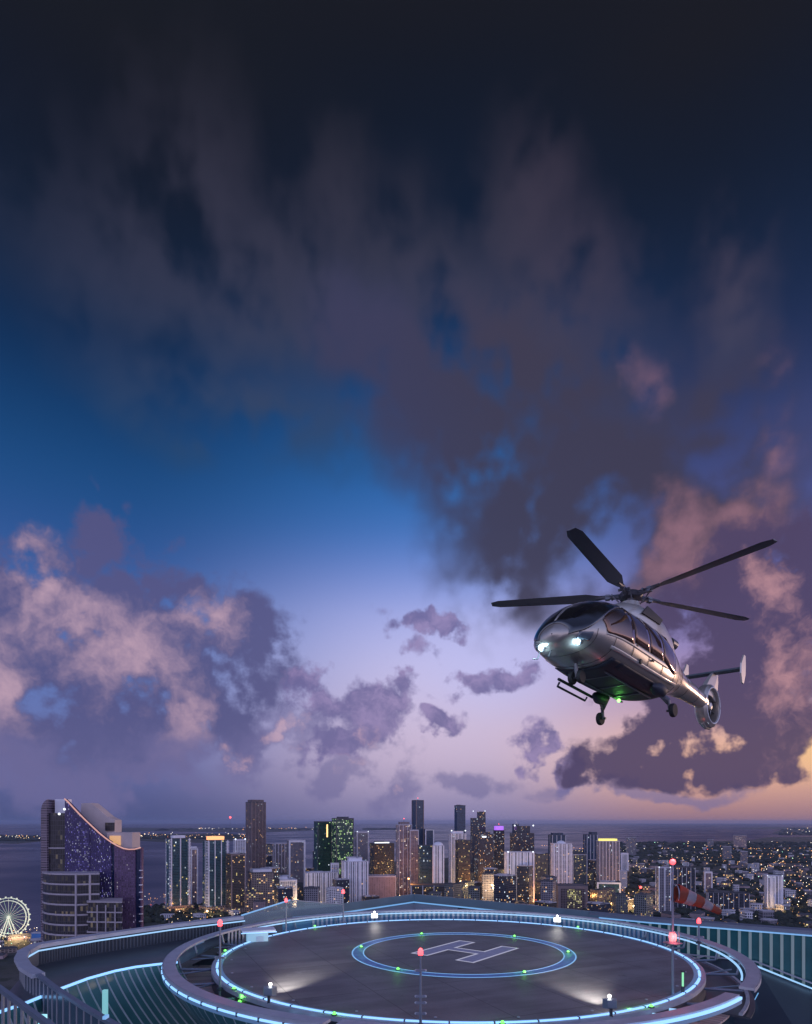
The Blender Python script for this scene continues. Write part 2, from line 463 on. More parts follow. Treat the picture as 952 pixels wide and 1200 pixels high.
    def build(self, name, m, parent=None, smooth=False, loc=None, bevel=0.0, world=False):
        me = bpy.data.meshes.new(name)
        vs = self.v
        if world and parent is not None:
            o = parent.matrix_world if False else Vector(parent.location)
            vs = [(a - o.x, b - o.y, c - o.z) for a, b, c in vs]
        me.from_pydata(vs, [], self.f)
        ms = m if isinstance(m, (list, tuple)) else [m]
        for q in ms: me.materials.append(q)
        if len(ms) > 1: me.polygons.foreach_set('material_index', self.m)
        bm = bmesh.new(); bm.from_mesh(me)
        bmesh.ops.remove_doubles(bm, verts=bm.verts, dist=1e-5)
        bmesh.ops.recalc_face_normals(bm, faces=bm.faces)
        bm.to_mesh(me); bm.free()
        if smooth:
            me.shade_smooth()
            try: me.set_sharp_from_angle(angle=R(40))
            except Exception: pass
        o = bpy.data.objects.new(name, me); col.objects.link(o)
        if parent is not None: o.parent = parent
        if loc is not None: o.location = loc
        if bevel:
            bv = o.modifiers.new('bevel', 'BEVEL'); bv.width = bevel; bv.segments = 2; bv.limit_method = 'ANGLE'
        return o

def tag(o, label=None, cat=None, group=None, kind=None):
    if label: o['label'] = label
    if cat: o['category'] = cat
    if group: o['group'] = group
    if kind: o['kind'] = kind
    return o
def thing(name, label, cat, loc=(0, 0, 0), rz=0.0, group=None):
    o = bpy.data.objects.new(name, None); col.objects.link(o)
    o.location = loc; o.rotation_euler = (0, 0, rz); o.empty_display_size = 0.2
    return tag(o, label, cat, group)
def copy_tree(o, parent=None):
    c = o.copy(); col.objects.link(c)
    if parent is not None: c.parent = parent
    for ch in list(o.children): copy_tree(ch, c)
    return c
def P(px, py, Y):
    return Vector(((px - 476.0) / F * Y, Y, CAMZ + (963.0 - py) / F * Y))
def G(px, py, h):
    """point seen at a pixel and lying h metres below the eye"""
    Y = F * h / (py - 963.0)
    return Vector(((px - 476.0) / F * Y, Y, CAMZ - h))
def arc(c, r, a0, a1, z, n=64):
    return [(c[0] + r * math.cos(R(a0 + (a1 - a0) * i / n)), c[1] + r * math.sin(R(a0 + (a1 - a0) * i / n)), z) for i in range(n + 1)]
# ------------------------------------------------------------------ sea, land and islands
def water_mat():
    m = bpy.data.materials.new('bay_water'); m.use_nodes = True
    N = NT(m.node_tree); b = N.n['Principled BSDF']
    b.inputs['Base Color'].default_value = (.012, .036, .095, 1)
    b.inputs['Specular IOR Level'].default_value = .22
    b.inputs['Roughness'].default_value = .32
    b.inputs['IOR'].default_value = 1.33
    oc = N.new('ShaderNodeTexCoord').outputs['Object']
    n = N.noise(oc, 0.035, 3.0, 0.55); n2 = N.noise(oc, 0.0012, 3.0, 0.5)
    bp = N.new('ShaderNodeBump'); bp.inputs['Strength'].default_value = .5; bp.inputs['Distance'].default_value = 2.4
    N.put(bp.inputs['Height'], n); N.l.new(bp.outputs[0], b.inputs['Normal'])
    N.put(b.inputs['Roughness'], N.ss(n2, .35, .65, .22, .4, kind='LINEAR'))
    return m
mb = MB(); L = 70000.0
mb.add([(-L, -3000, 0), (L, -3000, 0), (L, L, 0), (-L, L, 0)], [(0, 1, 2, 3)])
tag(mb.build('sea', water_mat()), kind='structure')

def land_mat():
    m = bpy.data.materials.new('city_ground'); m.use_nodes = True
    N = NT(m.node_tree); b = N.n['Principled BSDF']
    oc = N.new('ShaderNodeTexCoord').outputs['Object']
    n = N.noise(oc, 0.004, 5.0, 0.6); n2 = N.noise(oc, 0.03, 4.0, 0.6)
    c = N.mix(N.ss(n, .42, .6), (.035, .045, .03, 1), (.10, .095, .09, 1))
    c = N.mix(N.ss(n2, .5, .62), c, (.03, .04, .025, 1))
    N.put(b.inputs['Base Color'], c); b.inputs['Roughness'].default_value = .9
    return m
LAND = land_mat()
def sh(px, py): return G(px, py, CAMZ)
shore = [sh(-60,1116), sh(-20,1100), sh(45,1098), sh(60,1084), sh(168,1074), sh(190,1069), sh(222,1062), sh(300,1052), sh(330,1030), sh(400,1015), sh(520,1006), sh(640,1000), sh(700,994), sh(735,990), sh(770,988), sh(830,986.5), sh(870,985), sh(910,984), sh(960,983), sh(1060,982.5)]
pts = [(p.x, p.y) for p in shore]
pts = [(-1100, 300)] + pts + [(6500, 300)]
mb = MB(); mb.prism(pts[::-1], 0.0, 2.0)
tag(mb.build('city_ground', LAND), kind='structure')

def island(name, outline, h=2.5, m=LAND):
    p = [sh(a, b) for a, b in outline]; q = [(v.x, v.y) for v in p]
    k = MB(); k.prism(q, 0.0, h)
    return tag(k.build(name, m), kind='structure')
WOODM = mat('far_wood', (.03, .04, .03), .95, var=.4, vscale=.02)
island('island', [(-40,987),(20,989),(48,986),(52,981),(30,979),(-40,979)])
island('island', [(140,984),(190,987),(240,988),(292,984),(300,979),(240,977),(180,978),(140,980)])
island('island', [(180,974),(300,976),(372,973),(372,970.6),(300,970.4),(190,971)])
island('island', [(60,973),(150,975),(200,973),(190,970.4),(80,970.2)])
island('island', [(425,973),(470,973),(478,970.8),(425,970.4)])
island('island', [(905,977),(960,979.5),(1100,980),(1100,970),(930,970.6),(915,973)])
island('island', [(885,984),(930,983.6),(960,982),(960,980.6),(900,981.6)])
island('island', [(860,971.5),(930,971.8),(960,970.2),(900,969.4)])

# wooded shores and park ground: masses of far-off crowns
def wood(name, spots, m=WOODM, hh=(6, 13), rr=(7, 15)):
    k = MB()
    for (x, y, z0) in spots:
        r = random.uniform(*rr); h = random.uniform(*hh); n = 7
        vs = [(x, y, z0 + h)]
        for lv, (f, g_) in enumerate(((.55, .86), (1.0, .5), (.8, 0))):
            for i in range(n):
                a = 2 * math.pi * i / n + lv
                q = r * f * random.uniform(.75, 1.2)
                vs.append((x + q * math.cos(a), y + q * math.sin(a), z0 + h * g_ * random.uniform(.85, 1.1)))
        fs = [(0, 1 + i, 1 + (i + 1) % n) for i in range(n)]
        for lv in range(2):
            b0 = 1 + lv * n; b1 = b0 + n
            fs += [(b0 + i, b1 + i, b1 + (i + 1) % n, b0 + (i + 1) % n) for i in range(n)]
        k.add(vs, fs)
    return tag(k.build(name, m), kind='stuff')
def scatter(n, x0, x1, y0, y1, grow=1.0):
    out = []
    for _ in range(n):
        p = sh(random.uniform(x0, x1), random.uniform(y0, y1)); out.append((p.x, p.y, 1.5))
    return out
random.seed(3)
wood('shore_woodland', scatter(170, 160, 262, 1064, 1086) + scatter(60, 255, 300, 1074, 1092), hh=(7, 14), rr=(5, 10))
wood('suburban_woodland', scatter(1500, 690, 1000, 988, 1012), hh=(9, 20), rr=(14, 30))
wood('inland_woodland', scatter(1300, 680, 1000, 1010, 1100), hh=(6, 13), rr=(7, 14))
wood('island_woodland', scatter(90, -30, 48, 980, 986) + scatter(180, 145, 290, 979, 984) + scatter(90, 200, 370, 971, 973) + scatter(120, 915, 1000, 972, 979) + scatter(50, 430, 470, 971, 972.4), hh=(10, 26), rr=(25, 60))

# ------------------------------------------------------------------ towers
STY = {
 'white':   facade('white_balcony_front', (.80,.79,.86), (.05,.06,.09), 4.2, 3.3, .34, .34, .10, WARM, COOL, 1.6),
 'whitecol':facade('white_column_front', (.80,.79,.86), (.04,.05,.08), 5.2, 3.3, .55, .10, .06, WARM, COOL, 1.4),
 'teal':    facade('teal_glass_front', (.10,.15,.18), (.02,.06,.075), 3.0, 3.5, .14, .16, .07, YEL, COOL, 2.0, .08),
 'green':   facade('green_glass_front', (.03,.07,.06), (.008,.045,.032), 2.6, 3.8, .12, .2, .07, GREEN, COOL, 1.6, .08),
 'greenlit':facade('green_office_front', (.03,.07,.06), (.008,.05,.034), 2.6, 3.8, .12, .3, .34, (.6,1.,.35), (.9,1.,.8), 1.5, .1),
 'dark':    facade('dark_glass_front', (.055,.06,.085), (.012,.016,.03), 2.4, 3.4, .3, .35, .15, WARM, COOL, 2.2, .1),
 'darkwarm':facade('dark_warm_front', (.09,.075,.07), (.015,.014,.015), 2.8, 3.4, .35, .4, .15, WARM, YEL, 2.2, .2),
 'blue':    facade('dark_blue_front', (.05,.08,.14), (.015,.035,.075), 3.0, 3.8, .1, .14, .02, WARM, COOL, 1.5, .08),
 'brown':   facade('brown_stone_front', (.20,.15,.155), (.02,.018,.025), 3.4, 3.6, .42, .34, .04, WARM, COOL, 1.5, .2),
 'pink':    facade('pinkish_front', (.40,.29,.30), (.08,.07,.09), 4.0, 3.4, .3, .3, .22, (1,.6,.4), (1,.85,.75), 1.4, .3),
 'grey':    facade('grey_concrete_front', (.27,.25,.29), (.03,.035,.05), 3.6, 3.4, .4, .34, .12, WARM, COOL, 1.7),
 'greygrn': facade('grey_green_front', (.18,.19,.2), (.02,.03,.03), 3.6, 3.4, .4, .34, .2, YEL, WARM, 1.8),
 'flat':    facade('plain_pink_wall', (.36,.27,.29), (.2,.15,.17), 6.0, 5.0, .8, .3, .03, WARM, COOL, 1.0, .5),
 'yellowlit':facade('lit_office_front', (.2,.15,.13), (.03,.03,.02), 3.2, 3.6, .25, .4, .8, (.9,.85,.3), (1,.9,.5), 1.6, .3),
 'lowlit':  facade('low_shop_front', (.3,.24,.22), (.04,.03,.03), 5.0, 4.0, .35, .4, .3, WARM, YEL, 2.4, .4),
}
WHITE = mat('white_render', (.80, .79, .86), .7, var=.15, vscale=.05)
LGREY = mat('light_grey_concrete', (.52, .5, .56), .75, var=.15, vscale=.05)
DGREY = mat('dark_roof', (.08, .08, .095), .8, var=.3, vscale=.08)
BROWNM = mat('brown_cladding', (.24, .18, .18), .7, var=.2, vscale=.05)
G_ORANGE = glow('orange_crown_light', (1.0, .38, .10), 1.6, False)
G_PURPLE = glow('purple_crown_light', (.42, .10, 1.0), 1.0, False)
G_YELLOW = glow('yellow_crown_light', (1.0, .85, .12), 1.2, False)
G_WHITE = glow('white_roof_light', (.85, .92, 1.0), 1.6, False)
G_RED = glow('red_aviation_lamp', (1.0, .06, .05), 5.0, False)
G_WARM = glow('warm_lobby_light', (1.0, .6, .2), 2.2, False)

def tower(name, label, x0, x1, yt, Y, sty, rot=22, k=.8, cat='tower', feats=(), group=None):
    """a tower whose outline spans pixels x0..x1 and whose roof is seen at yt from Y metres away"""
    cx = ((x0 + x1) / 2 - 476) / F * Y
    W_ = (x1 - x0) / F * Y
    view = math.atan2(cx, Y)                                   # turn the front towards the eye, then by rot
    rr = abs(R(rot)); w = W_ * math.cos(view) / (math.cos(rr) + k * math.sin(rr)); d = k * w
    H = CAMZ + (963 - yt) / F * Y - 0.5
    t = thing(name, label, cat, (cx, Y + d * .5, 2.0), R(rot) - view, group)
    H -= 2.0
    top = H
    for f in feats:
        if f[0] == 'crown': top = H - f[1]
        if f[0] == 'step': top = H - f[2]
    m = STY[sty]
    bo_ = MB().box((0, 0, top / 2), (w, d, top)).build('shaft', m, t)
    rim = MB()
    for sx, sy, a, b in ((0, -1, w + .6, .5), (0, 1, w + .6, .5), (-1, 0, .5, d - .45), (1, 0, .5, d - .45)):
        rim.box((sx * (w / 2 + .05), sy * (d / 2 + .05), top + .6), (a, b, 1.8))
    rim.build('parapet', LGREY if sty in ('white', 'whitecol', 'grey', 'pink', 'flat') else DGREY, bo_)
    for f in feats:
        if f[0] == 'crown':                                   # a smaller top storey: height, share of the width, material
            cm = f[3] if len(f) > 3 else m
            MB().box((0, 0, top + f[1] / 2), (w * f[2], d * f[2], f[1])).build('crown', cm, t)
        elif f[0] == 'step':                                  # upper block over one side only: side, height, share
            MB().box((f[1] * w * (1 - f[3]) / 2, 0, top + f[2] / 2), (w * f[3], d * .9, f[2])).build('upper_block', m, t)
        elif f[0] == 'slabs':                                 # balcony slabs on every storey
            q = MB(); z = 8.0
            while z < top - 3:
                q.box((f[1] * w / 2, -d / 2 - .6, z), (w * f[2], 1.5, .5)); z += 3.3
            q.build('balconies', f[3] if len(f) > 3 else WHITE, t)
        elif f[0] == 'ends':                                  # white stacks of rounded balconies at the corners
            for sx in (-1, 1):
                q = MB(); z = 6.0; r0 = f[1]
                q.box((sx * (w / 2 - r0 * .3), -d / 2 - .3, top / 2), (r0 * .5, .8, top - 6))
                while z < top - 2:
                    q.prism([(sx * w / 2 - r0, -d / 2), (sx * w / 2 - r0 * .7, -d / 2 - r0 * .45), (sx * w / 2 + r0 * .4, -d / 2 - r0 * .45), (sx * w / 2 + r0 * .55, -d / 2 + r0 * .6)], z, z + 1.2)
                    z += 3.3
                q.build('balcony_stack', WHITE, t)
        elif f[0] == 'fins':                                  # upright ribs on the two visible sides
            n = f[1]; fw = f[2]; fm = f[3] if len(f) > 3 else WHITE
            for i in range(n):
                x = -w / 2 + fw / 2 + (w - fw) * i / (n - 1)
                MB().box((x, -d / 2 - .5, top / 2 + .5), (fw, 1.2, top)).build('column', fm, t)
            for i in range(1, max(2, n // 2)):
                y = -d / 2 + d * i / max(1, n // 2)
                for sx in (-1, 1):
                    MB().box((sx * (w / 2 + .35), y, top / 2 + .3), (1.0, fw * .8, top - .5)).build('column', fm, t)
        elif f[0] == 'band':                                  # a lit or plain band round the tower: z from top, height, material
            MB().box((0, 0, top - f[1]), (w + .7, d + .7, f[2])).build('light_band', f[3], t)
        elif f[0] == 'mast':
            ms_ = MB().tube([(f[2] if len(f) > 2 else 0, 0, H), (f[2] if len(f) > 2 else 0, 0, H + f[1])], [.5, .2], 6).build('mast', DGREY, t)
            MB().ball((f[2] if len(f) > 2 else 0, 0, H + f[1]), 1.1, 6).build('aviation_lamp', G_RED, ms_)
        elif f[0] == 'plant':
            q = MB(); q.box((-w * .15, 0, H + 1.6), (w * .4, d * .45, 3.2)); q.box((w * .2, d * .1, H + 1.2), (w * .2, d * .3, 2.4))
            q.build('roof_plant', LGREY if len(f) > 1 else DGREY, t)
        elif f[0] == 'dome':
            q = MB(); r0 = w * .5 * (f[1] if len(f) > 1 else 1.0)
            q.lathe([(r0, 0), (r0 * .92, r0 * .3), (r0 * .6, r0 * .62), (r0 * .01, r0 * .75)], (0, 0, top), 20)
            q.build('roof_dome', f[2] if len(f) > 2 else WHITE, t, smooth=True)
        elif f[0] == 'spire':
            q = MB(); q.lathe([(w * .42, 0), (w * .25, f[1] * .5), (w * .02, f[1])], (0, 0, H), 4); q.build('spire', f[2] if len(f) > 2 else DGREY, t)
        elif f[0] == 'podium':
            MB().box((0, -d * .1, f[1] / 2), (w * 1.35, d * 1.35, f[1])).build('podium', STY['lowlit'], t)
        elif f[0] == 'frame':                                 # a light frame round the edge of the front
            q = MB(); fw = f[1]
            for sx in (-1, 1): q.box((sx * (w / 2 - fw / 2), -d / 2 - .45, top / 2), (fw, 1.0, top))
            q.box((0, -d / 2 - .45, top - fw / 2 + .01), (w - 2 * fw, .98, fw))
            q.build('edge_frame', f[2] if len(f) > 2 else WHITE, t)
        elif f[0] == 'corner_lamps':
            for sx in (-1, 1):
                MB().ball((sx * w * .45, -d / 2, H + 1.5), f[1], 6).build('roof_lamp', G_WHITE, t)
        elif f[0] == 'sign':
            MB().box((f[1] * w, -d / 2 - .6, top - f[2]), (f[3], .8, f[4])).build('roof_sign', f[5], t)
    return t

T = tower
T('residential_tower', 'slim white and teal tower with a pale curved roof fin, standing by the dark trees', 192, 220, 979, 1434, 'teal', 20, .7, feats=(('ends', 4.5), ('crown', 7, .62, WHITE), ('fins', 3, 2.2), ('podium', 14)))
T('residential_tower', 'narrow pinkish tower with a white roof cap right of the slim white tower', 221, 231, 992, 1560, 'pink', 15, .8, feats=(('crown', 5, .8, WHITE), ('frame', 2.5)))
T('residential_tower', 'teal tower with white balconies and a glowing orange crown', 235, 265, 980, 1410, 'teal', 22, .7, feats=(('ends', 5), ('crown', 9, .7, G_ORANGE), ('fins', 4, 1.6), ('podium', 16)))
T('residential_tower', 'dark tower with warm lit windows and white corner, right of the orange crowned tower', 263, 286, 1001, 1400, 'darkwarm', 24, .8, feats=(('frame', 2.4, BROWNM), ('plant', 1), ('podium', 12)))
T('office_tower', 'pale blue grey tower peeping out behind the dark warm lit tower', 272, 287, 984, 1640, 'white', 15, .7, feats=(('corner_lamps', 2.0), ('frame', 2.0)))
T('office_tower', 'very tall brown stone tower with stepped top standing alone above the skyline', 286, 310, 937, 1850, 'brown', 26, .85, feats=(('crown', 8, .8), ('fins', 5, 1.6, BROWNM)))
T('apartment_block', 'grey block with small lit windows right behind the very tall brown tower', 309, 321, 990, 2150, 'greygrn', 12, .8, feats=(('plant',),))
T('apartment_block', 'grey concrete tower of upright ribs left of the white framed pair', 318, 337, 989, 2000, 'grey', 16, .7, feats=(('fins', 5, 2.5, LGREY), ('plant', 1)))
T('apartment_block', 'grey tower between two tall white pillars', 335, 357, 985, 1900, 'grey', 10, .7, feats=(('frame', 5.0), ('plant', 1)))
T('office_tower', 'dark green glass tower with an upright golden light strip', 367, 388, 963, 1750, 'green', 18, .8, feats=(('sign', .18, 24, 3.5, 34, G_WARM), ('frame', 1.4, DGREY)))
T('office_tower', 'dark green glass tower with brightly lit green office floors and a dark roof canopy', 388, 414, 957, 1700, 'greenlit', 20, .7, feats=(('crown', 5, .55, DGREY), ('frame', 2.0, DGREY)))
T('office_tower', 'grey tower with pale edges just right of the lit green tower', 415, 432, 975, 2000, 'grey', 14, .8, feats=(('frame', 3.4, LGREY), ('corner_lamps', 1.6)))
T('apartment_block', 'broad dark brown tower with scattered lights and a lit roof edge', 433, 462, 987, 1800, 'darkwarm', 16, .7, feats=(('crown', 4, .6, G_WHITE), ('plant',)))
T('apartment_block', 'wide low white block with upright dark window strips beside a taller stair shaft', 356, 395, 1023, 1560, 'whitecol', 8, .5, feats=(('fins', 9, 2.4), ('plant', 1)))
T('stair_shaft_block', 'narrow pale slab joining the wide low white block to the striped white tower', 387, 397, 1012, 1580, 'white', 4, .7, feats=(('frame', 2.2),))
T('residential_tower', 'white tower with bold black upright stripes and a white roof frame', 399, 431, 1006, 1540, 'whitecol', 10, .7, feats=(('fins', 7, 3.2), ('crown', 8, .55, WHITE), ('plant', 1)))
T('parking_block', 'plain low pinkish block with a pale upright rib', 430, 464, 1027, 1600, 'flat', 5, .6, feats=(('frame', 1.8, LGREY),))
T('residential_tower', 'pale grey tower with many warm lit floors and a stepped roof', 464, 483, 963, 1650, 'pink', 18, .7, feats=(('crown', 8, .7), ('mast', 8), ('fins', 4, 1.6, LGREY)))
T('residential_tower', 'pinkish lit tower joined to the stepped pale grey tower at its right', 479, 491, 973, 1640, 'pink', 10, .9, feats=(('frame', 1.8, LGREY),))
T('office_tower', 'tall slender tower with a dark blue face and a pinkish edge', 483, 497, 938, 2300, 'blue', 34, .75, feats=(('fins', 2, 3.0, BROWNM), ('mast', 9)))
T('office_tower', 'small blue glass tower with white frame behind the round topped white tower', 497, 509, 972, 2300, 'blue', 12, .8, feats=(('frame', 3.2),))
T('residential_tower', 'dark green tower front with scattered lights beside the round topped white part', 490, 509, 991, 1580, 'teal', 10, .7, feats=(('slabs', 0, .9, DGREY),))
T('residential_tower', 'white tower with a rounded pale roof and upright stripes', 507, 521, 991, 1570, 'whitecol', 6, .9, feats=(('dome', .95, WHITE), ('fins', 4, 2.6)))
T('podium_block', 'low dark block with pale pillars and flat roof right above the middle of the parapet', 481, 523, 1038, 1500, 'darkwarm', 3, .6, feats=(('fins', 4, 2.0, LGREY), ('frame', 3.2, DGREY)))
T('office_tower', 'tall plain dark blue glass slab', 533, 546, 944, 2300, 'blue', 24, .7, feats=(('plant',),))
T('residential_tower', 'white ribbed tower in front of the plain dark blue slab', 526, 547, 974, 1950, 'white', 14, .7, feats=(('crown', 8, .7, WHITE), ('fins', 5, 2.4), ('corner_lamps', 2.2)))
T('residential_tower', 'dark reddish tower with scattered warm lights below the white ribbed tower', 534, 552, 985, 1700, 'darkwarm', 18, .8, feats=(('plant',), ('podium', 18)))
T('office_tower', 'dark tower whose right half rises one step higher', 552, 570, 951, 2100, 'dark', 14, .7, feats=(('step', 1, 22, .5), ('corner_lamps', 1.6)))
T('residential_tower', 'dark tower with a small white roof sign and warm lit lower floors', 557, 579, 975, 1800, 'dark', 20, .7, feats=(('crown', 7, .7), ('sign', -.1, 6, 12, 4, G_WHITE), ('podium', 20)))
T('office_tower', 'dark tower with a purple glowing domed crown', 579, 592, 968, 2000, 'dark', 18, .9, feats=(('crown', 14, .85, G_PURPLE), ('dome', .8, DGREY), ('mast', 6)))
T('office_tower', 'slender blue grey tower with a pointed top behind the stepped dark tower', 601, 609, 966, 2500, 'blue', 18, .9, feats=(('spire', 14, LGREY),))
T('residential_tower', 'broad stepped dark tower with many lit windows and a pale lit roof drum', 599, 628, 968, 1900, 'dark', 16, .7, feats=(('crown', 22, .66), ('dome', .3, G_WARM), ('corner_lamps', 2.4)))
T('residential_tower', 'wide pale slab of tall upright white columns beside the dark lit towers', 592, 628, 999, 1600, 'whitecol', 12, .5, feats=(('fins', 9, 3.6), ('corner_lamps', 2.0)))
T('apartment_block', 'greenish block with warm lit windows right of the wide pale slab', 627, 644, 1001, 1800, 'greygrn', 12, .7, feats=(('plant', 1),))
T('residential_tower', 'blue grey tower with a stepped top rising behind the twin white tower', 644, 665, 976, 2100, 'blue', 20, .8, feats=(('crown', 8, .7), ('fins', 4, 2.4, LGREY)))
T('residential_tower', 'white tower with rounded balcony stacks and pale roof drums', 647, 672, 989, 1700, 'white', 14, .7, feats=(('ends', 6), ('fins', 5, 2.6), ('dome', .5, WHITE)))
T('apartment_block', 'dark block with teal edges right of the white tower with balcony stacks', 670, 690, 1001, 1850, 'greygrn', 14, .7, feats=(('plant',), ('frame', 2.0, LGREY)))
T('office_block', 'low brown block with a square field of yellow lit windows', 653, 692, 1038, 1430, 'brown', 10, .6, feats=(('frame', 6.0, BROWNM), ('sign', 0.05, 28, 30, 40, STY['yellowlit'])))
T('residential_tower', 'pale blue grey tower pair behind the yellow crowned tower', 685, 702, 975, 2300, 'blue', 24, .8, feats=(('step', 1, 10, .5), ('fins', 4, 2.2, LGREY)))
T('residential_tower', 'grey ribbed tower with bright yellow lamps along its roof', 701, 729, 983, 1800, 'grey', 14, .7, feats=(('crown', 7, .8, G_YELLOW), ('fins', 7, 2.2, LGREY)))
T('apartment_block', 'small pale block with a dark middle strip right of the yellow crowned tower', 728, 738, 1000, 2100, 'white', 10, .8, feats=(('frame', 4.0),))
T('apartment_block', 'low white and teal block in front of the yellow crowned tower', 700, 730, 1034, 1620, 'teal', 8, .5, feats=(('frame', 4.0), ('plant', 1)))
T('apartment_block', 'far grey twin block on the horizon right of the yellow crowned tower', 735, 747, 980, 3600, 'grey', 10, .6, feats=(('step', 1, 8, .5),))
T('parking_block', 'low pinkish stepped block left of the windsock pole', 751, 773, 1059, 1420, 'flat', 18, .8, feats=(('slabs', 0, .95, LGREY), ('crown', 6, .6)))
T('residential_tower', 'dark slab with one pale upright rib directly behind the windsock pole', 771, 789, 1017, 1380, 'grey', 16, .8, feats=(('fins', 3, 2.0, WHITE), ('corner_lamps', 1.2)))
T('residential_tower', 'dark glass tower with thin pale ribs behind the windsock', 789, 819, 1017, 1450, 'dark', 12, .7, feats=(('fins', 6, 1.0, LGREY), ('plant',)))
T('apartment_block', 'narrow pale block beside the dark glass tower behind the windsock', 826, 837, 1022, 1800, 'pink', 10, .8, feats=(('frame', 3.0),))
T('office_block', 'wide dark glass block with thin pale ribs right of the windsock', 832, 884, 1047, 1400, 'dark', 8, .5, feats=(('fins', 9, .8, LGREY), ('plant',)))
T('residential_tower', 'white tower of upright stripes with a lit base standing apart at the right', 899, 922, 1027, 1420, 'whitecol', 14, .8, feats=(('fins', 5, 3.0), ('podium', 10), ('corner_lamps', 1.0)))
T('apartment_block', 'distant grey slab rising from the dark woods', 848, 859, 992, 3300, 'grey', 12, .6, feats=(('plant',),))
T('apartment_block', 'distant wide block on the far shore above the woods', 861, 877, 979, 4800, 'pink', 8, .5, feats=(('plant',),))
T('apartment_block', 'distant small pale block low in the dark woods', 869, 878, 998, 3000, 'grey', 10, .7, feats=(('plant', 1),))
T('apartment_block', 'far low block on the horizon left of the far shore block', 830, 838, 984, 4900, 'grey', 8, .7, feats=(('plant',),))
T('hotel_block', 'white block with a dense grid of windows and a lit pink gable', 302, 346, 1028, 1500, 'white', 9, .6, feats=(('plant', 1), ('crown', 7, .5, WHITE), ('frame', 3.0)))
T('podium_block', 'low building with white curved roofs and warm lit floors below the very tall brown tower', 288, 319, 1019, 1450, 'lowlit', 12, .8, feats=(('crown', 7, .85, WHITE), ('dome', .35, WHITE)))
T('podium_block', 'small lit block with a pale dark-rimmed roof in front of the gridded white block', 285, 303, 1046, 1420, 'lowlit', 10, .8, feats=(('dome', .5, DGREY),))

# blocks that fill the streets between the towers: nothing in the photo tells one from the next
random.seed(11)
protos = []
for i, (s, w, d, h) in enumerate((('greygrn', 30, 24, 52), ('darkwarm', 36, 22, 38), ('grey', 26, 26, 64), ('dark', 30, 30, 84), ('lowlit', 44, 28, 22), ('flat', 40, 32, 18), ('pink', 24, 20, 46), ('white', 30, 18, 58))):
    k = MB(); k.cur = 0; k.box((0, 0, h / 2), (w, d, h))
    k.cur = 1; k.box((-w * .2, 0, h + 1.5), (w * .3, d * .4, 3)); k.box((w * .22, d * .1, h + 1), (w * .2, d * .3, 2))
    for sx, sy, a, b in ((0, -1, w + .6, .5), (0, 1, w + .6, .5), (-1, 0, .5, d - .45), (1, 0, .5, d - .45)):
        k.box((sx * w / 2, sy * d / 2, h + .5), (a, b, 1.3))
    me = k.build('city_block', [STY[s], LGREY if i % 2 else DGREY]); protos.append(me)
spots = []
def free(x, y, r):
    return all((x - a) ** 2 + (y - b) ** 2 > (r + c) ** 2 for a, b, c in spots)
cnt = 0
def drop(idx, px, py, zs=1.0, lab=None, grp=None, nm='city_block'):
    global cnt
    if isinstance(lab, (list, tuple)): lab = lab[idx]
    p = sh(px, py)
    if not free(p.x, p.y, 20): return
    spots.append((p.x, p.y, 20))
    src = protos[idx]
    o = src if src.get('label') is None and lab else src.copy()
    if o is not src: col.objects.link(o)
    o.name = nm
    o.location = (p.x, p.y, 2.0); o.rotation_euler = (0, 0, random.uniform(0, math.pi)); o.scale = (1, 1, zs)
    tag(o, lab, 'building', grp); cnt += 1
BLAB = ['mid-height grey green city block between the downtown towers', 'low brown city block with warm windows between the downtown towers', 'pale concrete city block between the downtown towers', 'dark glass city block packed between the downtown towers', 'low lit shop block between the downtown towers', 'plain windowless pinkish block between the downtown towers', 'pink city block between the downtown towers', 'white banded city block between the downtown towers']
for _ in range(96):
    px = random.uniform(300, 765); t_ = (px - 300) / 465
    drop(random.choice((0, 1, 2, 3, 3, 6, 7, 4, 0)), px, random.uniform(1030 - 6 * t_, 1090), random.uniform(.55, 1.25), BLAB, 'city blocks filling the gaps between the towers')
# the low suburb at the right: small buildings among dark trees
low = []
for i, (s, w, d, h) in enumerate((('lowlit', 26, 16, 9), ('grey', 22, 18, 12), ('flat', 34, 22, 8), ('white', 24, 14, 14))):
    k = MB(); k.cur = 0; k.box((0, 0, h / 2), (w, d, h)); k.cur = 1
    if i % 2: k.prism([(-w / 2 - .4, -d / 2 - .4), (w / 2 + .4, -d / 2 - .4), (w / 2 + .4, d / 2 + .4), (-w / 2 - .4, d / 2 + .4)], h, h + 1.0)
    else: k.add([(-w / 2 - .5, -d / 2 - .5, h), (w / 2 + .5, -d / 2 - .5, h), (w / 2 + .5, d / 2 + .5, h), (-w / 2 - .5, d / 2 + .5, h), (-w / 2 + 3, 0, h + 3.4), (w / 2 - 3, 0, h + 3.4)], [(0, 1, 5, 4), (2, 3, 4, 5), (1, 2, 5), (3, 0, 4), (3, 2, 1, 0)])
    low.append(k.build('low_building', [STY[s], LGREY if i % 2 else DGREY]))
protos = low
for _ in range(430):
    px = random.uniform(690, 985); py = 992 + 98 * random.random() ** 1.25
    if cnt > 370: break
    drop(random.randrange(4), px, py, random.uniform(.8, 1.7), ['small hipped-roof building with lit fronts among the dark suburban trees', 'small grey flat-roofed building among the dark suburban trees', 'small pinkish hipped-roof building among the dark suburban trees', 'small white flat-roofed building among the dark suburban trees'], 'low buildings scattered through the suburb', 'low_building')
for _ in range(34):
    drop(random.randrange(4), random.uniform(-25, 46), random.uniform(1096, 1125), random.uniform(.6, 1.0), 'low waterfront pavilion with warm lights near the big lit wheel', 'low pavilions on the waterfront by the wheel', 'waterfront_pavilion')
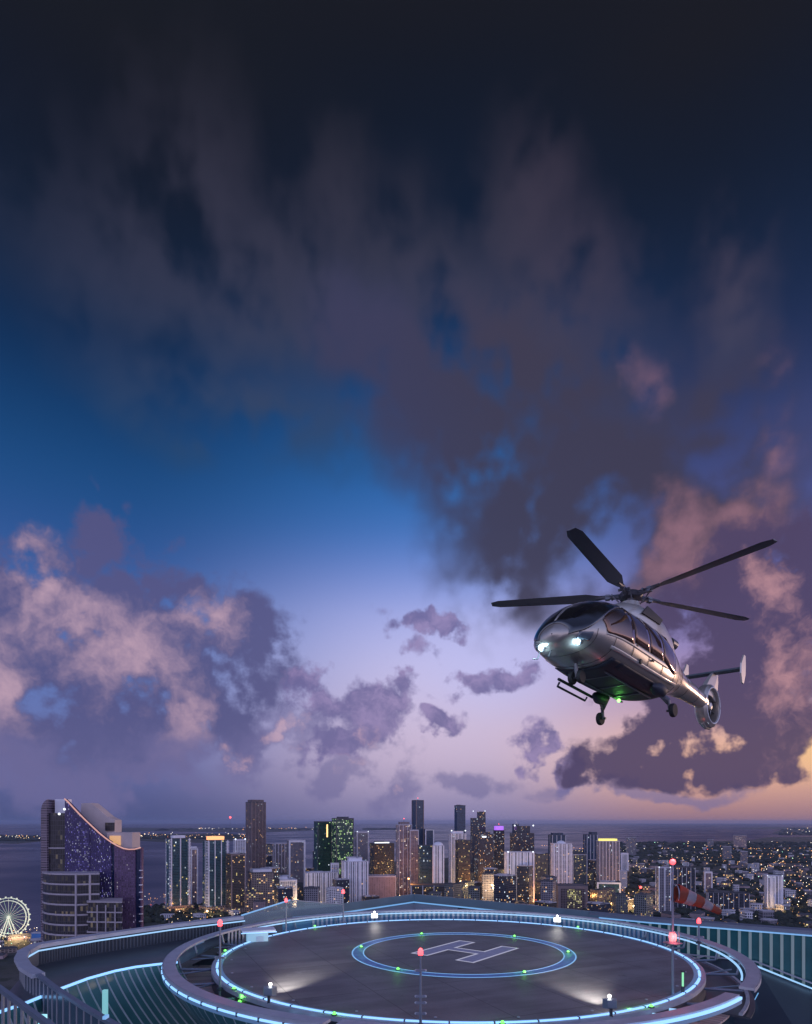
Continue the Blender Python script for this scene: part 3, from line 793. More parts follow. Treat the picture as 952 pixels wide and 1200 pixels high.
for _ in range(16):
    p_ = random.uniform(160, 300)
    drop(random.randrange(4), p_, random.uniform(1076, 1090), random.uniform(.6, 1.0), 'low building with warm lights at the foot of the waterfront towers', 'low buildings at the foot of the waterfront towers', 'low_building')

for o in list(protos) + [x_ for x_ in bpy.data.objects if x_.name.startswith('city_block')]:
    if o.get('label') is None and o.name in bpy.data.objects: bpy.data.objects.remove(o)
# roads and street lights
ROADM = mat('asphalt_road', (.05, .05, .055), .85, var=.2, vscale=.05)
def road(pts, w):
    q = [sh(a, b) for a, b in pts]; q = [(v.x, v.y, 2.3) for v in q]
    k = MB(); k.bar(q, w, .25); tag(k.build('road', ROADM), kind='structure'); return q
roads = [road([(728,1012),(742,1014),(758,1022),(775,1030),(800,1040)], 24), road([(690,1030),(715,1038),(735,1048),(752,1058),(757,1075)], 20), road([(560,1060),(585,1048),(600,1035),(640,1030)], 18),
         road([(800,1010),(860,1012),(905,1018),(955,1020)], 20), road([(838,1040),(870,1032),(900,1020),(930,1004)], 18), road([(925,1070),(940,1050),(955,1040)], 18), road([(620,1075),(650,1062),(700,1056),(760,1050)], 18), road([(-10,1118),(20,1106),(42,1097)], 14)]
LAMPC = {'orange': (1.0, .42, .12), 'warm': (1.0, .66, .3), 'white': (1.0, .9, .75), 'red': (1., .12, .06), 'green': (.4, 1., .6)}
POLE = mat('lamp_post_metal', (.12, .12, .13), .5, .5)
lampm = {}
for k_, c_ in LAMPC.items():
    for sz in (1, 2, 3):
        k = MB(); k.cur = 0; k.tube([(0, 0, 0), (0, 0, 8.5)], .12, 5); k.tube([(0, 0, 8.5), (1.6, 0, 9.0)], .1, 5)
        k.cur = 1; k.ball((1.9, 0, 9.2), .22 + .36 * sz, 5)
        o = k.build('street_lamp', [POLE, glow('lamp_glow_' + k_, c_, 3.4, False)]); lampm[(k_, sz)] = o.data
        bpy.data.objects.remove(o)
def lamp(x, y, z, kind, sz, nm, lab, grp):
    o = bpy.data.objects.new(nm, lampm[(kind, sz)]); col.objects.link(o); o.location = (x, y, z); o.rotation_euler = (0, 0, random.uniform(0, 6.28))
    tag(o, lab, 'street lamp', grp)
nl = 0
RL = ['street lamp along the bright diagonal avenue', 'street lamp along the road below the teal block', 'street lamp along the road between the downtown towers', 'street lamp along the long suburban road', 'street lamp on the road curving through the suburb', 'street lamp on the road at the right edge', 'street lamp along the road just above the parapet', 'street lamp along the waterfront by the wheel']
for rq_, q in enumerate(roads):
    for i in range(len(q) - 1):
        a, b = Vector(q[i]), Vector(q[i + 1]); n = max(2, int((b - a).length / 34))
        for j in range(n):
            if nl > 235: break
            p = a.lerp(b, j / n); s = Vector((-(b - a).y, (b - a).x, 0)).normalized() * 11 * (1 if j % 2 else -1)
            lamp(p.x + s.x, p.y + s.y, 2.0, random.choice(('orange', 'warm', 'warm', 'white')), 2 if p.y < 2600 else 3, 'street_lamp', RL[rq_], 'street lamps along the city roads'); nl += 1
# the rest of the city's lights: far too many to count
pts_l = []
def lights(n, x0, x1, y0, y1, w=(3, 5, 2, .5, .6), zz=(4, 14), f=1.0):
    for _ in range(n):
        p = sh(random.uniform(x0, x1), random.uniform(y0, y1)); pts_l.append((p.x, p.y, random.uniform(*zz), random.choices(range(5), w)[0], p.y / F * random.uniform(.2, .5) * f))
lights(110, 690, 985, 988, 1012, w=(3, 5, 3, .3, .5), zz=(12, 22)); lights(150, 690, 985, 1008, 1090, f=.8); lights(150, 530, 650, 1022, 1060, w=(6, 7, 2, .4, .4), zz=(4, 22), f=1.35); lights(300, 420, 700, 1022, 1066, w=(4, 7, 2, .4, .5), zz=(4, 24), f=1.15)
lights(110, 880, 985, 1014, 1050, w=(2, 6, 3, .2, .3)); lights(80, -20, 46, 1092, 1118, w=(3, 6, 6, .5, 1.5)); lights(110, 195, 300, 1072, 1090, w=(5, 6, 2, .3, .3)); lights(50, -20, 50, 981, 985, w=(3, 4, 6, 0, 0), zz=(12, 30))
lights(90, 150, 290, 978, 984, w=(6, 4, 3, .6, 0), zz=(12, 34)); lights(40, 230, 372, 970.8, 973, w=(3, 4, 4, 0, 0), zz=(14, 40)); lights(30, 920, 985, 971, 979, zz=(12, 26)); lights(70, 300, 420, 1058, 1084, f=1.1); lights(36, 160, 200, 1052, 1068, w=(6, 3, 2, .3, .3), f=.8)
for _ in range(34):                # streets of the suburb read as lines of lamps
    p = sh(random.uniform(690, 985), 996 + 92 * random.random() ** 1.3)
    a = R(14) + (math.pi / 2 if random.random() < .5 else 0); n_ = random.randint(8, 22); kind_ = random.choices(range(4), (5, 6, 2, 0))[0]
    for i in range(n_):
        x, y = p.x + math.cos(a) * 42 * i, p.y + math.sin(a) * 42 * i
        if y > 1200 and y < 5600: pts_l.append((x, y, 8.0 if y < 3000 else 15.0, kind_, y / F * random.uniform(.2, .4)))
names = list(LAMPC)
k = MB()
for x, y, z, c_, r_ in pts_l:
    k.cur = c_
    k.add([(x - r_, y, z), (x, y - r_, z), (x + r_, y, z), (x, y + r_, z), (x, y, z + r_), (x, y, z - r_)], [(0, 1, 4), (1, 2, 4), (2, 3, 4), (3, 0, 4), (1, 0, 5), (2, 1, 5), (3, 2, 5), (0, 3, 5)])
tag(k.build('city_lights', [glow('lamp_glow_' + n_, (1, 1, 1), 5) for n_ in names]), kind='stuff')
def point(loc, colour, energy, r=.3, name='lamp_light', parent=None):
    l = bpy.data.lights.new(name, 'POINT'); l.energy = energy; l.color = colour; l.shadow_soft_size = r
    o = bpy.data.objects.new(name, l); col.objects.link(o); o.location = loc
    if parent is not None: o.parent = parent
    return o
for a, b, e, c_ in ((578, 1050, 9e4, 'orange'), (601, 1040, 5e4, 'warm'), (750, 1052, 4e4, 'orange'), (715, 1052, 3e4, 'orange'), (740, 1062, 4e4, 'warm'), (758, 1022, 5e4, 'warm'), (905, 1066, 4e4, 'warm'), (540, 1050, 4e4, 'warm'), (555, 1043, 3e4, 'warm'), (250, 1078, 8e3, 'warm'), (215, 1072, 6e3, 'orange'), (20, 1104, 3e4, 'warm'), (340, 1062, 4e4, 'warm'), (470, 1052, 4e4, 'orange'), (640, 1060, 4e4, 'orange')):
    p = sh(a, b); point((p.x, p.y, 18), LAMPC[c_], e * 3, 2.0, 'street_light')
# tall flood masts whose pools of light break up the dark between the towers
for a, b, Y_, c_, e, lab in ((578, 1041, 1490, 'warm', 4e5, 'brightest flood mast, warm white, between the purple crowned tower and the wide pale slab'), (562, 1036, 1700, 'orange', 3e5, 'orange flood mast left of the brightest one'), (540, 1033, 1640, 'warm', 2e5, 'warm flood mast at the foot of the dark reddish tower'), (479, 1030, 1560, 'orange', 2.4e5, 'orange flood mast by the pale stepped tower'), (717, 1059, 1440, 'orange', 1.6e5, 'orange flood mast below the teal block'), (743, 1062, 1420, 'warm', 1.6e5, 'warm flood mast beside the low pinkish stepped block'), (346, 1060, 1500, 'warm', 1.6e5, 'warm flood mast right of the gridded white block'), (243, 1068, 1380, 'warm', 5e4, 'warm flood mast at the foot of the orange crowned tower'), (906, 1069, 1400, 'warm', 9e4, 'warm flood mast at the foot of the white striped tower at the right')):
    p = P(a, b, Y_)
    t = thing('flood_mast', lab, 'flood mast', (p.x, p.y, 2), 0, 'flood masts between the towers')
    MB().tube([(0, 0, 0), (0, 0, p.z - 2)], [.5, .25], 6).build('mast', POLE, t)
    MB().ball((0, 0, p.z - 2), 2.0, 8).build('lamp', glow('mast_glow_' + c_, LAMPC[c_], 6.0, False), t)
    point((0, -14, p.z - 1), LAMPC[c_], e * .45, 2.0, 'mast_light', t)
# red obstruction lamps on thin masts among the streets
for a, b, lab in ((751, 1040, 'red obstruction lamp on a thin mast above the bright avenue'), (270, 958, 'lone radio mast with a red lamp far out beyond the island')):
    Y_ = 1380 if a == 751 else 5200
    p = P(a, b, Y_)
    t = thing('radio_mast', lab, 'mast', (p.x, p.y, 2))
    MB().tube([(0, 0, 0), (0, 0, p.z - 2)], [.6 * Y_ / 2600, .25 * Y_ / 2600], 6).build('mast', DGREY, t)
    MB().ball((0, 0, p.z - 2), Y_ / F * (1.5 if a == 751 else 1.1), 8).build('red_lamp', G_RED, t)

# ------------------------------------------------------------------ the lit wheel on the waterfront
c = P(10, 1075, 1120); rw = 22.5 / F * 1120
t = thing('observation_wheel', 'big white lit observation wheel on the waterfront', 'ferris wheel', (c.x, c.y, 2), R(8))
hz = c.z - 2
LW = glow('wheel_white_light', (.9, 1.0, .8), .62, False); LG = glow('wheel_green_light', (.5, 1.0, .6), .5, False)
k = MB()
for rr, yy in ((rw, -1.2), (rw, 1.2), (rw * .86, -1.2), (rw * .86, 1.2)):
    k.tube([(rr * math.cos(a * math.pi / 24), yy, hz + rr * math.sin(a * math.pi / 24)) for a in range(49)], .42, 6, False)
k.build('rim', LW, t)
for i in range(24):
    a = i * math.pi / 12
    MB().tube([(1.5 * math.cos(a), 0, hz + 1.5 * math.sin(a)), (rw * .98 * math.cos(a), 0, hz + rw * .98 * math.sin(a))], .2, 5).build('spoke', LG if i % 2 else LW, t)
for i in range(24):
    a = (i + .5) * math.pi / 12
    g_ = MB(); g_.box((rw * 1.05 * math.cos(a), 0, hz + rw * 1.05 * math.sin(a) - .3), (2.0, 2.4, 2.2)); g_.build('cabin', LW, t, bevel=.3)
MB().lathe([(2.2, -2.5), (2.2, 2.5)], (0, 0, hz), 14, 'y').build('hub', LW, t)
for sx in (-1, 1):
    for sy in (-1, 1):
        MB().tube([(0, sy * 3, hz), (sx * 11, sy * 7, 0)], .8, 6).build('leg', LW, t)

# ------------------------------------------------------------------ purple tower with the swooping roof
YT = 400.0; S_ = YT / F
def tx(px): return (px - 476) * S_
def tz(py): return CAMZ + (963 - py) * S_
bx, by = tx(108), YT
t = thing('landmark_tower', 'purple glass tower with a swooping orange-lit roofline and a rounded banded glass bay', 'tower', (bx, by, 0))
PURP = facade('purple_sparkling_glass', (.045, .03, .10), (.05, .04, .13), .62, 1.0, .45, .3, .34, (.32, .28, 1.0), (.75, .75, 1.0), .95, .2)
PURP2 = facade('mauve_glass', (.12, .07, .13), (.13, .08, .17), 1.0, 1.2, .4, .3, .08, (.7, .6, 1.0), (.9, .8, .9), .45, .2)
BAYG = facade('dark_bay_glass', (.09, .08, .1), (.015, .014, .02), 1.4, 2.95, .12, .08, .30, (.8, .7, .55), (.9, .7, .5), .16, .3)
NAVY = mat('navy_glass_strip', (.01, .02, .07), .12)
BANDM = mat('pale_band', (.45, .4, .44), .5, var=.1, vscale=.2)
sail = [(77,936.5),(81,940),(87,946.5),(94,954),(101,961),(109,968.5),(117,976),(125,982.5),(132,987.5),(139,991.5),(146,994.5),(152,995.6),(159,995.4),(166,993.5)]
def sail_z(px):
    for (a, b), (c_, d_) in zip(sail, sail[1:]):
        if a <= px <= c_: return tz(b + (d_ - b) * (px - a) / (c_ - a))
    return tz(sail[-1][1])
def slab(pxs, y0, y1, name, m, z0=0.0, dz=0.0, skew=0.0):
    k = MB(); n = len(pxs); vs = []
    for yy in (y0, y1):
        for px in pxs: vs.append((tx(px) - bx + (yy - y0) * skew, yy - by, z0))
        for px in pxs: vs.append((tx(px) - bx + (yy - y0) * skew, yy - by, sail_z(px) - dz))
    fs = []
    for i in range(n - 1):
        fs += [(i, i + 1, n + i + 1, n + i), (2 * n + i + 1, 2 * n + i, 3 * n + i, 3 * n + i + 1), (n + i, n + i + 1, 3 * n + i + 1, 3 * n + i)]
    fs += [(0, n, 3 * n, 2 * n), (n - 1, 3 * n - 1, 4 * n - 1, 2 * n - 1)]
    k.add(vs, fs); return k.build(name, m, t)
slab([77,81,87,94,101,106], 399, 402, 'sail_wall', PURP)
slab([106.3,109,117,125,131], 399.4, 402, 'sail_wall', PURP)
slab([134.5,139,146,152,159], 399.4, 402, 'sail_wall', PURP2)
slab([131.2,134.2], 400.2, 402, 'recessed_strip', NAVY, dz=1)
slab([159.2,162,164.5], 400.4, 403, 'recessed_strip', NAVY, dz=.6)
slab([164.6,166], 400.0, 403, 'edge_pier', PURP2)
slab([79,87,94,101,109,117,125,132,139,146,152,158,164], 402.2, 424, 'rear_body', mat('dark_plum_wall', (.06, .045, .08), .5, var=.2, vscale=.1), dz=3.0, skew=-.35)
EDGE = glow('orange_edge_light', (1.0, .46, .32), .6, True)
MB().tube([(tx(a) - bx, 398.6 - by, tz(b) + .1) for a, b in sail], .42, 6).build('edge_light', EDGE, t)
# balconies at the right edge
for i in range(9):
    z = tz(1020 + 8.5 * i)
    MB().box((tx(165.8) - bx, 399.2 - by, z), (1.6, 1.8, .5)).build('balcony', WHITE, t)
# white crown wedge and white plant room behind the sail
k = MB(); w_ = [(86,941),(97,940.5),(106,947.5),(117,957),(126,961),(126,973),(122,1000),(84,966)]
vs = [(tx(a) - bx, 410 - by, tz(b)) for a, b in w_] + [(tx(a) - bx, 420 - by, tz(b)) for a, b in w_] ; n = len(w_)
k.add(vs, [tuple(range(n)), tuple(range(2 * n - 1, n - 1, -1))] + [(i, (i + 1) % n, n + (i + 1) % n, n + i) for i in range(n)])
PEACH = mat('pale_peach_render', (.55, .47, .47), .7, var=.12, vscale=.1)
k.build('crown_wedge', PEACH, t)
k = MB(); k.box((tx(121) - bx, 409 - by, tz(969)), (tx(126) - tx(115), .6, 5)); k.build('crown_window', BAYG, t)
MB().box((tx(136) - bx, 411 - by, tz(985)), (tx(150) - tx(120), 12, 9.5)).build('plant_room', PEACH, t)
MB().box((tx(131) - bx, 404.7 - by, tz(985.5)), (tx(137) - tx(124), .5, 6)).build('lit_window', glow('amber_window', (1.0, .5, .12), .6, False), t)
# left: a curved fin, a glass shaft and the rounded bay
k = MB(); f_ = [(50,950),(51.5,943),(54,939.5),(57,937),(57,1250),(50,1250)]
vs = [(tx(a) - bx, 398 - by, max(0, tz(b))) for a, b in f_] + [(tx(a) - bx, 412 - by, max(0, tz(b))) for a, b in f_]; n = len(f_)
k.add(vs, [tuple(range(n)), tuple(range(2 * n - 1, n - 1, -1))] + [(i, (i + 1) % n, n + (i + 1) % n, n + i) for i in range(n)])
k.build('curved_fin', facade('fin_louvres', (.26, .2, .24), (.1, .08, .11), 9, 1.5, .02, .5, 0, s=0), t)
MB().box((tx(67) - bx, 403 - by, tz(953) / 2), (tx(77) - tx(57), 6, tz(953))).build('glass_shaft', BAYG, t)
MB().box((tx(68) - bx, 406.2 - by, tz(946)), (tx(76) - tx(61), 5, 10)).build('crown_drum', WHITE, t)
MB().box((tx(67) - bx, 399.8 - by, tz(994)), (tx(77) - tx(57), .8, .7)).build('shaft_band', BANDM, t)
for a, b in ((77.5, 948.5), (71.5, 954)):
    MB().ball((tx(a) - bx, 398 - by, tz(b)), .75, 6).build('crown_lamp', G_WHITE, t)
pl = [(50.0,403),(50.6,396),(53,391),(58,387),(66,384),(76,382.6),(88,382),(89,382),(117,386),(117,403)]
plan = [((p - 476) / F * y - bx, y - by) for p, y in pl]
MB().prism(plan, 0, tz(1021.5)).build('rounded_bay', BAYG, t)
z = 1022.0
while z < 1180:
    pb = [(x * 1.012 - .1, y - .35) for x, y in plan]
    MB().prism(pb, tz(z) - .45, tz(z) + .45).build('floor_band', BANDM, t); z += 11.4
for px, y in ((89, 381.6), (105.5, 383.8)):
    MB().box(((px - 476) / F * y - bx, y - by, tz(1022) / 2), (.9, .9, tz(1022))).build('mullion', BANDM, t)
pl = [(103,379),(143,377),(143,396),(103,396)]
plan = [((p - 476) / F * y - bx, y - by) for p, y in pl]
MB().prism(plan, 0, CAMZ + (963 - 1058) / F * 378).build('lower_bay', BAYG, t)
for z in (1057.5, 1069.5, 1081, 1093):
    zz = CAMZ + (963 - z) / F * 377
    MB().prism([(x + (.4 if x > plan[0][0] + 2 else -.4), y - (.6 if y < 390 - by + 1 else 0)) for x, y in plan], zz - .35, zz + .35).build('floor_band', BANDM, t)
for px in (114, 124, 135):
    MB().box(((px - 476) / F * 376.6 - bx, 376.6 - by, (CAMZ - 48) / 2), (.5, .5, CAMZ - 48)).build('mullion', BANDM, t)
# blue-fronted kiosk building by the wheel
p = sh(45, 1108)
k = thing('waterfront_pavilion', 'small box building with a flat bright blue front left of the purple tower', 'building', (p.x, p.y, 2))
MB().box((0, 0, 9), (17, 10, 18)).build('wall', mat('blue_wall', (.06, .2, .5), .6, var=.1), k)
MB().box((0, 0, 18.6), (18, 11, 1.2)).build('roof', LGREY, k)
# ------------------------------------------------------------------ the roof with the landing deck
random.seed(5)
ZP = CAMZ - 5.87                   # deck surface
PC = (2.05, 29.1)                  # its centre
RP = 10.0
ZR = CAMZ - 5.5                    # top of the ring round it
LEDC = (.22, .62, 1.0)
LED = glow('blue_led_strip', (.24, .53, 1.0), 1.45)
LEDDIM = glow('blue_led_dim', (.16, .46, .9), .75)
HALO = glow('blue_halo', (.02, .16, .42), .42)  # added glowing bands that stand in for the halo of the light strips
LEDW = glow('pale_blue_led_strip', (.30, .60, .95), 1.0)
RAILM = mat('brushed_grey_metal', (.46, .48, .55), .45, .2, var=.15, vscale=1.5, rvar=.1)
DARKM = mat('dark_steel', (.07, .075, .095), .42, .4, var=.25, vscale=1.0)
STEEL = mat('blue_grey_steel', (.20, .25, .32), .4, .5, var=.15, vscale=2)
PANEL = mat('dark_blue_panel', (.07, .085, .11), .4, .2, var=.3, vscale=.5)
FLOORM = mat('dark_roof_floor', (.05, .06, .08), .35, 0, var=.15, vscale=.25, rvar=.05)
TEALG = mat('teal_panel', (.07, .22, .22), .35, .0, var=.25, vscale=.35)
RIBM = mat('pale_rib', (.5, .6, .62), .5, .1)

def deck_mat():
    m = bpy.data.materials.new('worn_deck'); m.use_nodes = True
    N = NT(m.node_tree); b = N.n['Principled BSDF']
    oc = N.new('ShaderNodeTexCoord').outputs['Object']
    st = N.vmath('MULTIPLY', oc, (.22, 1.5, 1.0))
    rot = N.new('ShaderNodeMapping'); rot.inputs['Rotation'].default_value = (0, 0, R(-24)); N.put(rot.inputs['Vector'], oc)
    st = N.vmath('MULTIPLY', rot.outputs[0], (.16, 1.1, 1.0))
    n1 = N.noise(st, 1.1, 7.0, 0.62); n2 = N.noise(oc, .35, 4.0, .55); n3 = N.noise(oc, 14.0, 5.0, .7)
    f = N.math('ADD', N.math('MULTIPLY', n1, .6), N.math('MULTIPLY', n2, .4))
    c = N.mix(N.ss(f, .38, .62), (.15, .14, .15, 1), (.27, .255, .265, 1))
    c = N.mix(N.ss(n3, .35, .7, 0, .3, kind='LINEAR'), c, (.06, .06, .065, 1))
    sc = N.noise(N.vmath('MULTIPLY', rot.outputs[0], (.10, 3.2, 1.0)), 1.6, 5.0, .7)
    c = N.mix(N.ss(sc, .62, .74, 0, .55), c, (.2, .19, .2, 1))
    x, y, z = N.sep(oc)                                        # plate joints and old tyre scuffs
    jx = N.math('LESS_THAN', N.math('FRACT', N.math('MULTIPLY', N.math('ADD', N.math('MULTIPLY', x, .91), N.math('MULTIPLY', y, .41)), .36)), .012)
    jy = N.math('LESS_THAN', N.math('FRACT', N.math('MULTIPLY', N.math('SUBTRACT', N.math('MULTIPLY', y, .91), N.math('MULTIPLY', x, .41)), .22)), .009)
    c = N.mix(N.math('MULTIPLY', N.math('MAXIMUM', jx, jy), .6), c, (.04, .04, .045, 1))
    spot = N.noise(oc, .9, 6.0, .7)
    c = N.mix(N.ss(spot, .60, .72, 0, .5), c, (.07, .066, .07, 1))
    pale = N.noise(N.vmath('ADD', oc, (9, 3, 0)), .5, 6.0, .72)
    c = N.mix(N.ss(pale, .58, .74, 0, .4), c, (.36, .34, .35, 1))
    N.put(b.inputs['Base Color'], c)
    N.put(b.inputs['Roughness'], N.ss(n1, .3, .7, .52, .72, kind='LINEAR'))
    bp = N.new('ShaderNodeBump'); bp.inputs['Strength'].default_value = .25; bp.inputs['Distance'].default_value = .01
    N.put(bp.inputs['Height'], n3); N.l.new(bp.outputs[0], b.inputs['Normal'])
    return m

pad = thing('helipad', 'round raised helicopter deck with a blue lit rim and a large white H', 'helipad', (PC[0], PC[1], ZP))
k = MB(); k.lathe([(RP - .6, -.62), (RP - .05, -.42), (RP, -.36), (RP, -.05), (RP - .05, 0)], n=160); k.build('deck', deck_mat(), pad)
def ring(name, r0, r1, z0, z1, m, parent, a0=0, a1=360, n=128, c=(0, 0)):
    k = MB(); vs = []; fs = []; full = abs(a1 - a0) >= 359.9; cnt_ = n if full else n + 1
    for i in range(cnt_):
        a = R(a0 + (a1 - a0) * i / n)
        for r, z in ((r0, z0), (r1, z0), (r1, z1), (r0, z1)):
            vs.append((c[0] + r * math.cos(a), c[1] + r * math.sin(a), z))
    for i in range(n):
        j = (i + 1) % cnt_
        for q in range(4): fs.append((i * 4 + q, i * 4 + (q + 1) % 4, j * 4 + (q + 1) % 4, j * 4 + q))
    if not full: fs += [(3, 2, 1, 0), (4 * n, 4 * n + 1, 4 * n + 2, 4 * n + 3)]
    k.add(vs, fs); return k.build(name, m, parent)
ring('rim_light', RP + .01, RP + .09, -.10, .035, LED, pad, n=160)
ring('rim_halo', RP - .16, RP - .005, .001, .006, HALO, pad, n=160)  # blue spill of the rim light, added as a glowing band
ring('rim_curb', RP + .10, RP + .27, -.16, .0, RAILM, pad, n=160)
ring('rim_girder', RP + .04, RP + .26, -.62, -.17, DARKM, pad, n=128)
IC = (.5, .45)                    # centre of the painted ring
PAINTB = mat('blue_ring_paint', (.16, .30, .62), .6, var=.25, vscale=2.5)
ring('painted_ring', 4.46, 4.96, .002, .006, PAINTB, pad, c=IC)
ring('ring_light', 4.93, 4.99, .007, .016, LEDDIM, pad, c=IC)
ring('ring_light', 4.44, 4.49, .007, .016, LEDDIM, pad, c=IC)
# the H
hc = Vector((2.72 - PC[0], 29.72 - PC[1])); ang = R(52.3)
ux = Vector((math.cos(ang), math.sin(ang))); uy = Vector((math.sin(ang), -math.cos(ang)))
Lh, Wh, leg, bar_ = 4.0, 3.3, .93, .36
def hp(a, b): q = hc + ux * a + uy * b; return (q.x, q.y)
o_ = [(-Lh/2, -Wh/2), (Lh/2, -Wh/2), (Lh/2, -Wh/2+leg), (bar_, -Wh/2+leg), (bar_, Wh/2-leg), (Lh/2, Wh/2-leg), (Lh/2, Wh/2), (-Lh/2, Wh/2), (-Lh/2, Wh/2-leg), (-bar_, Wh/2-leg), (-bar_, -Wh/2+leg), (-Lh/2, -Wh/2+leg)]
e = .12
i_ = [(-Lh/2+e, -Wh/2+e), (Lh/2-e, -Wh/2+e), (Lh/2-e, -Wh/2+leg-e), (bar_-e, -Wh/2+leg-e), (bar_-e, Wh/2-leg+e), (Lh/2-e, Wh/2-leg+e), (Lh/2-e, Wh/2-e), (-Lh/2+e, Wh/2-e), (-Lh/2+e, Wh/2-leg+e), (-bar_+e, Wh/2-leg+e), (-bar_+e, -Wh/2+leg-e), (-Lh/2+e, -Wh/2+leg-e)]
def flat(name, pts, z, m, holes=None):
    bm = bmesh.new()
    vs = [bm.verts.new((*hp(*p), z)) for p in pts]
    if holes:
        v2 = [bm.verts.new((*hp(*p), z)) for p in holes]; n = len(pts)
        for i in range(n): bm.faces.new((vs[i], vs[(i + 1) % n], v2[(i + 1) % n], v2[i]))
    else: bm.faces.new(vs)
    bmesh.ops.recalc_face_normals(bm, faces=bm.faces)
    me = bpy.data.meshes.new(name); bm.to_mesh(me); bm.free(); me.materials.append(m)
    o = bpy.data.objects.new(name, me); col.objects.link(o); o.parent = pad; return o
flat('letter_fill', i_, .006, mat('grey_marking_paint', (.42, .42, .54), .6, var=.15, vscale=3))
flat('letter_outline', o_, .010, glow('lit_letter_edge', (.70, .70, .92), .42, False), holes=i_)

# green marker lights round the rim and on the painted ring
GRN = glow('green_marker_light', (.16, 1.0, .08), 1.8)
gproto = None
def marker(x, y, z, lab, grp):
    global gproto
    if gproto is None:
        gproto = thing('marker_light', lab, 'marker light', (x, y, z), 0, grp)
        MB().lathe([(.13, 0), (.13, .03), (.10, .05)], n=12).build('base', DARKM, gproto)
        MB().lathe([(.085, .05), (.08, .10), (.04, .14), (.001, .15)], n=12).build('lens', GRN, gproto, smooth=True)
        o = gproto; o.scale = (.75, .75, .75)
    else:
        o = copy_tree(gproto); o.location = (x, y, z)
        o['label'] = lab; o['group'] = grp
    l = point((0, 0, .3), (.2, 1.0, .12), 2.2, .05, 'marker_glow', o)
    return o
RG, IG = 'green lights round the rim of the deck', 'green lights set in the painted ring'
for px, py, lab in ((282,1159,'green marker light on the near left rim, left of the left floodlight'), (398,1187,'green marker light on the near rim between the left floodlight and the near beacon pole'), (585,1195,'green marker light on the near rim between the near beacon pole and the right floodlight'), (737,1174,'green marker light on the near right rim, right of the right floodlight'), (281,1116,'green marker light at the far left rim beside the lit cabin'), (307,1104,'green marker light on the far rim just right of the lit cabin'), (376,1088,'green marker light on the far rim left of the far floodlight'), (706,1082,'green marker light on the far rim at the right of the white ball lamp')):
    q = G(px, py, 5.87); d = Vector((q.x - PC[0], q.y - PC[1])).normalized() * (RP + .2)
    marker(PC[0] + d.x, PC[1] + d.y, ZP + .005, lab, RG)
for px, py, lab in ((423,1111,'green marker light at the left end of the painted ring'), (495,1096,'green marker light at the far left of the painted ring behind the H'), (605,1098,'green marker light at the far right of the painted ring behind the H'), (672,1117,'green marker light at the right end of the painted ring'), (468,1137,'green marker light at the near left of the painted ring'), (615,1141,'green marker light at the near right of the painted ring below the H')):
    q = G(px, py, 5.87); c_ = Vector((PC[0] + IC[0], PC[1] + IC[1])); d = Vector((q.x - c_.x, q.y - c_.y)).normalized() * 4.71
    marker(c_.x + d.x, c_.y + d.y, ZP + .007, lab, IG)
q = G(738, 1191, 6.1); marker(q.x, q.y, CAMZ - 6.07, 'green marker light low between the deck and the outer ring at the near right', RG)
q = G(281, 1177, 6.2); marker(q.x, q.y, CAMZ - 6.17, 'green marker light low between the deck and the outer ring at the near left', RG)

# ------------------------------------------------------------------ the outer ring walk
rg = thing('guard_ring', 'wide grey metal ring standing around the helicopter deck, edged with blue light', 'guard ring', (PC[0], PC[1], ZR))
ring('top_rail', 11.60, 12.05, -.09, 0, RAILM, rg, -38.5, 249, 200)
ring('rail_edge', 12.06, 12.09, -.14, -.01, RAILM, rg, -38.5, 249, 200)
ring('edge_light', 12.065, 12.12, -.205, -.145, LED, rg, 168, 249, 80)
ring('edge_halo', 12.06, 12.11, -.33, -.21, HALO, rg, 168, 249, 80)  # glow around the edge light, added as a dim band below it
ring('edge_light', 11.44, 11.505, -.18, -.12, LEDW, rg, -30, 150, 160)
ring('top_rail', 11.45, 11.88, -.14, -.03, RAILM, rg, 250.5, 316.5, 60)
ring('edge_light', 11.89, 11.96, -.17, -.09, LED, rg, 250.5, 316.5, 60)
ring('edge_halo', 11.89, 11.95, -.30, -.175, HALO, rg, 250.5, 316.5, 60)
ring('lower_rail', 11.60, 11.72, -.98, -.90, RAILM, rg, -38.5, 165, 160)
ring('lower_light', 11.52, 11.585, -.86, -.79, LEDW, rg, 22, 140, 110)
BARB = mat('pale_blue_bar', (.38, .46, .56), .45, .3)
for i in range(98):
    a = R(18 + 144 * i / 98)
    if 131 < math.degrees(a) < 150: continue
    MB().box((11.66 * math.cos(a), 11.66 * math.sin(a), -.50), (.14, .035, .80), a + R(90)).build('baluster', BARB, rg)
ring('inner_mesh', 11.70, 11.715, -.88, -.12, mat('blue_screen', (.10, .24, .40), .3, .1), rg, 20, 140, 90)
for i in range(26):                # radial trusses between deck and ring
    a = R(-30 + 360 / 26 * i); b = a + R(4.5)
    k = MB(); r0, r1 = RP + .25, 11.5
    k.tube([(r0 * math.cos(a), r0 * math.sin(a), -.62), (r1 * math.cos(a), r1 * math.sin(a), -.55)], .055, 6)
    k.tube([(r0 * math.cos(a), r0 * math.sin(a), -.62), (r1 * math.cos(b), r1 * math.sin(b), -.55)], .035, 6)
    k.tube([(11.5 * math.cos(a), 11.5 * math.sin(a), -.55), (11.62 * math.cos(a), 11.62 * math.sin(a), -.08)], .05, 6)
    k.build('strut', STEEL, rg)
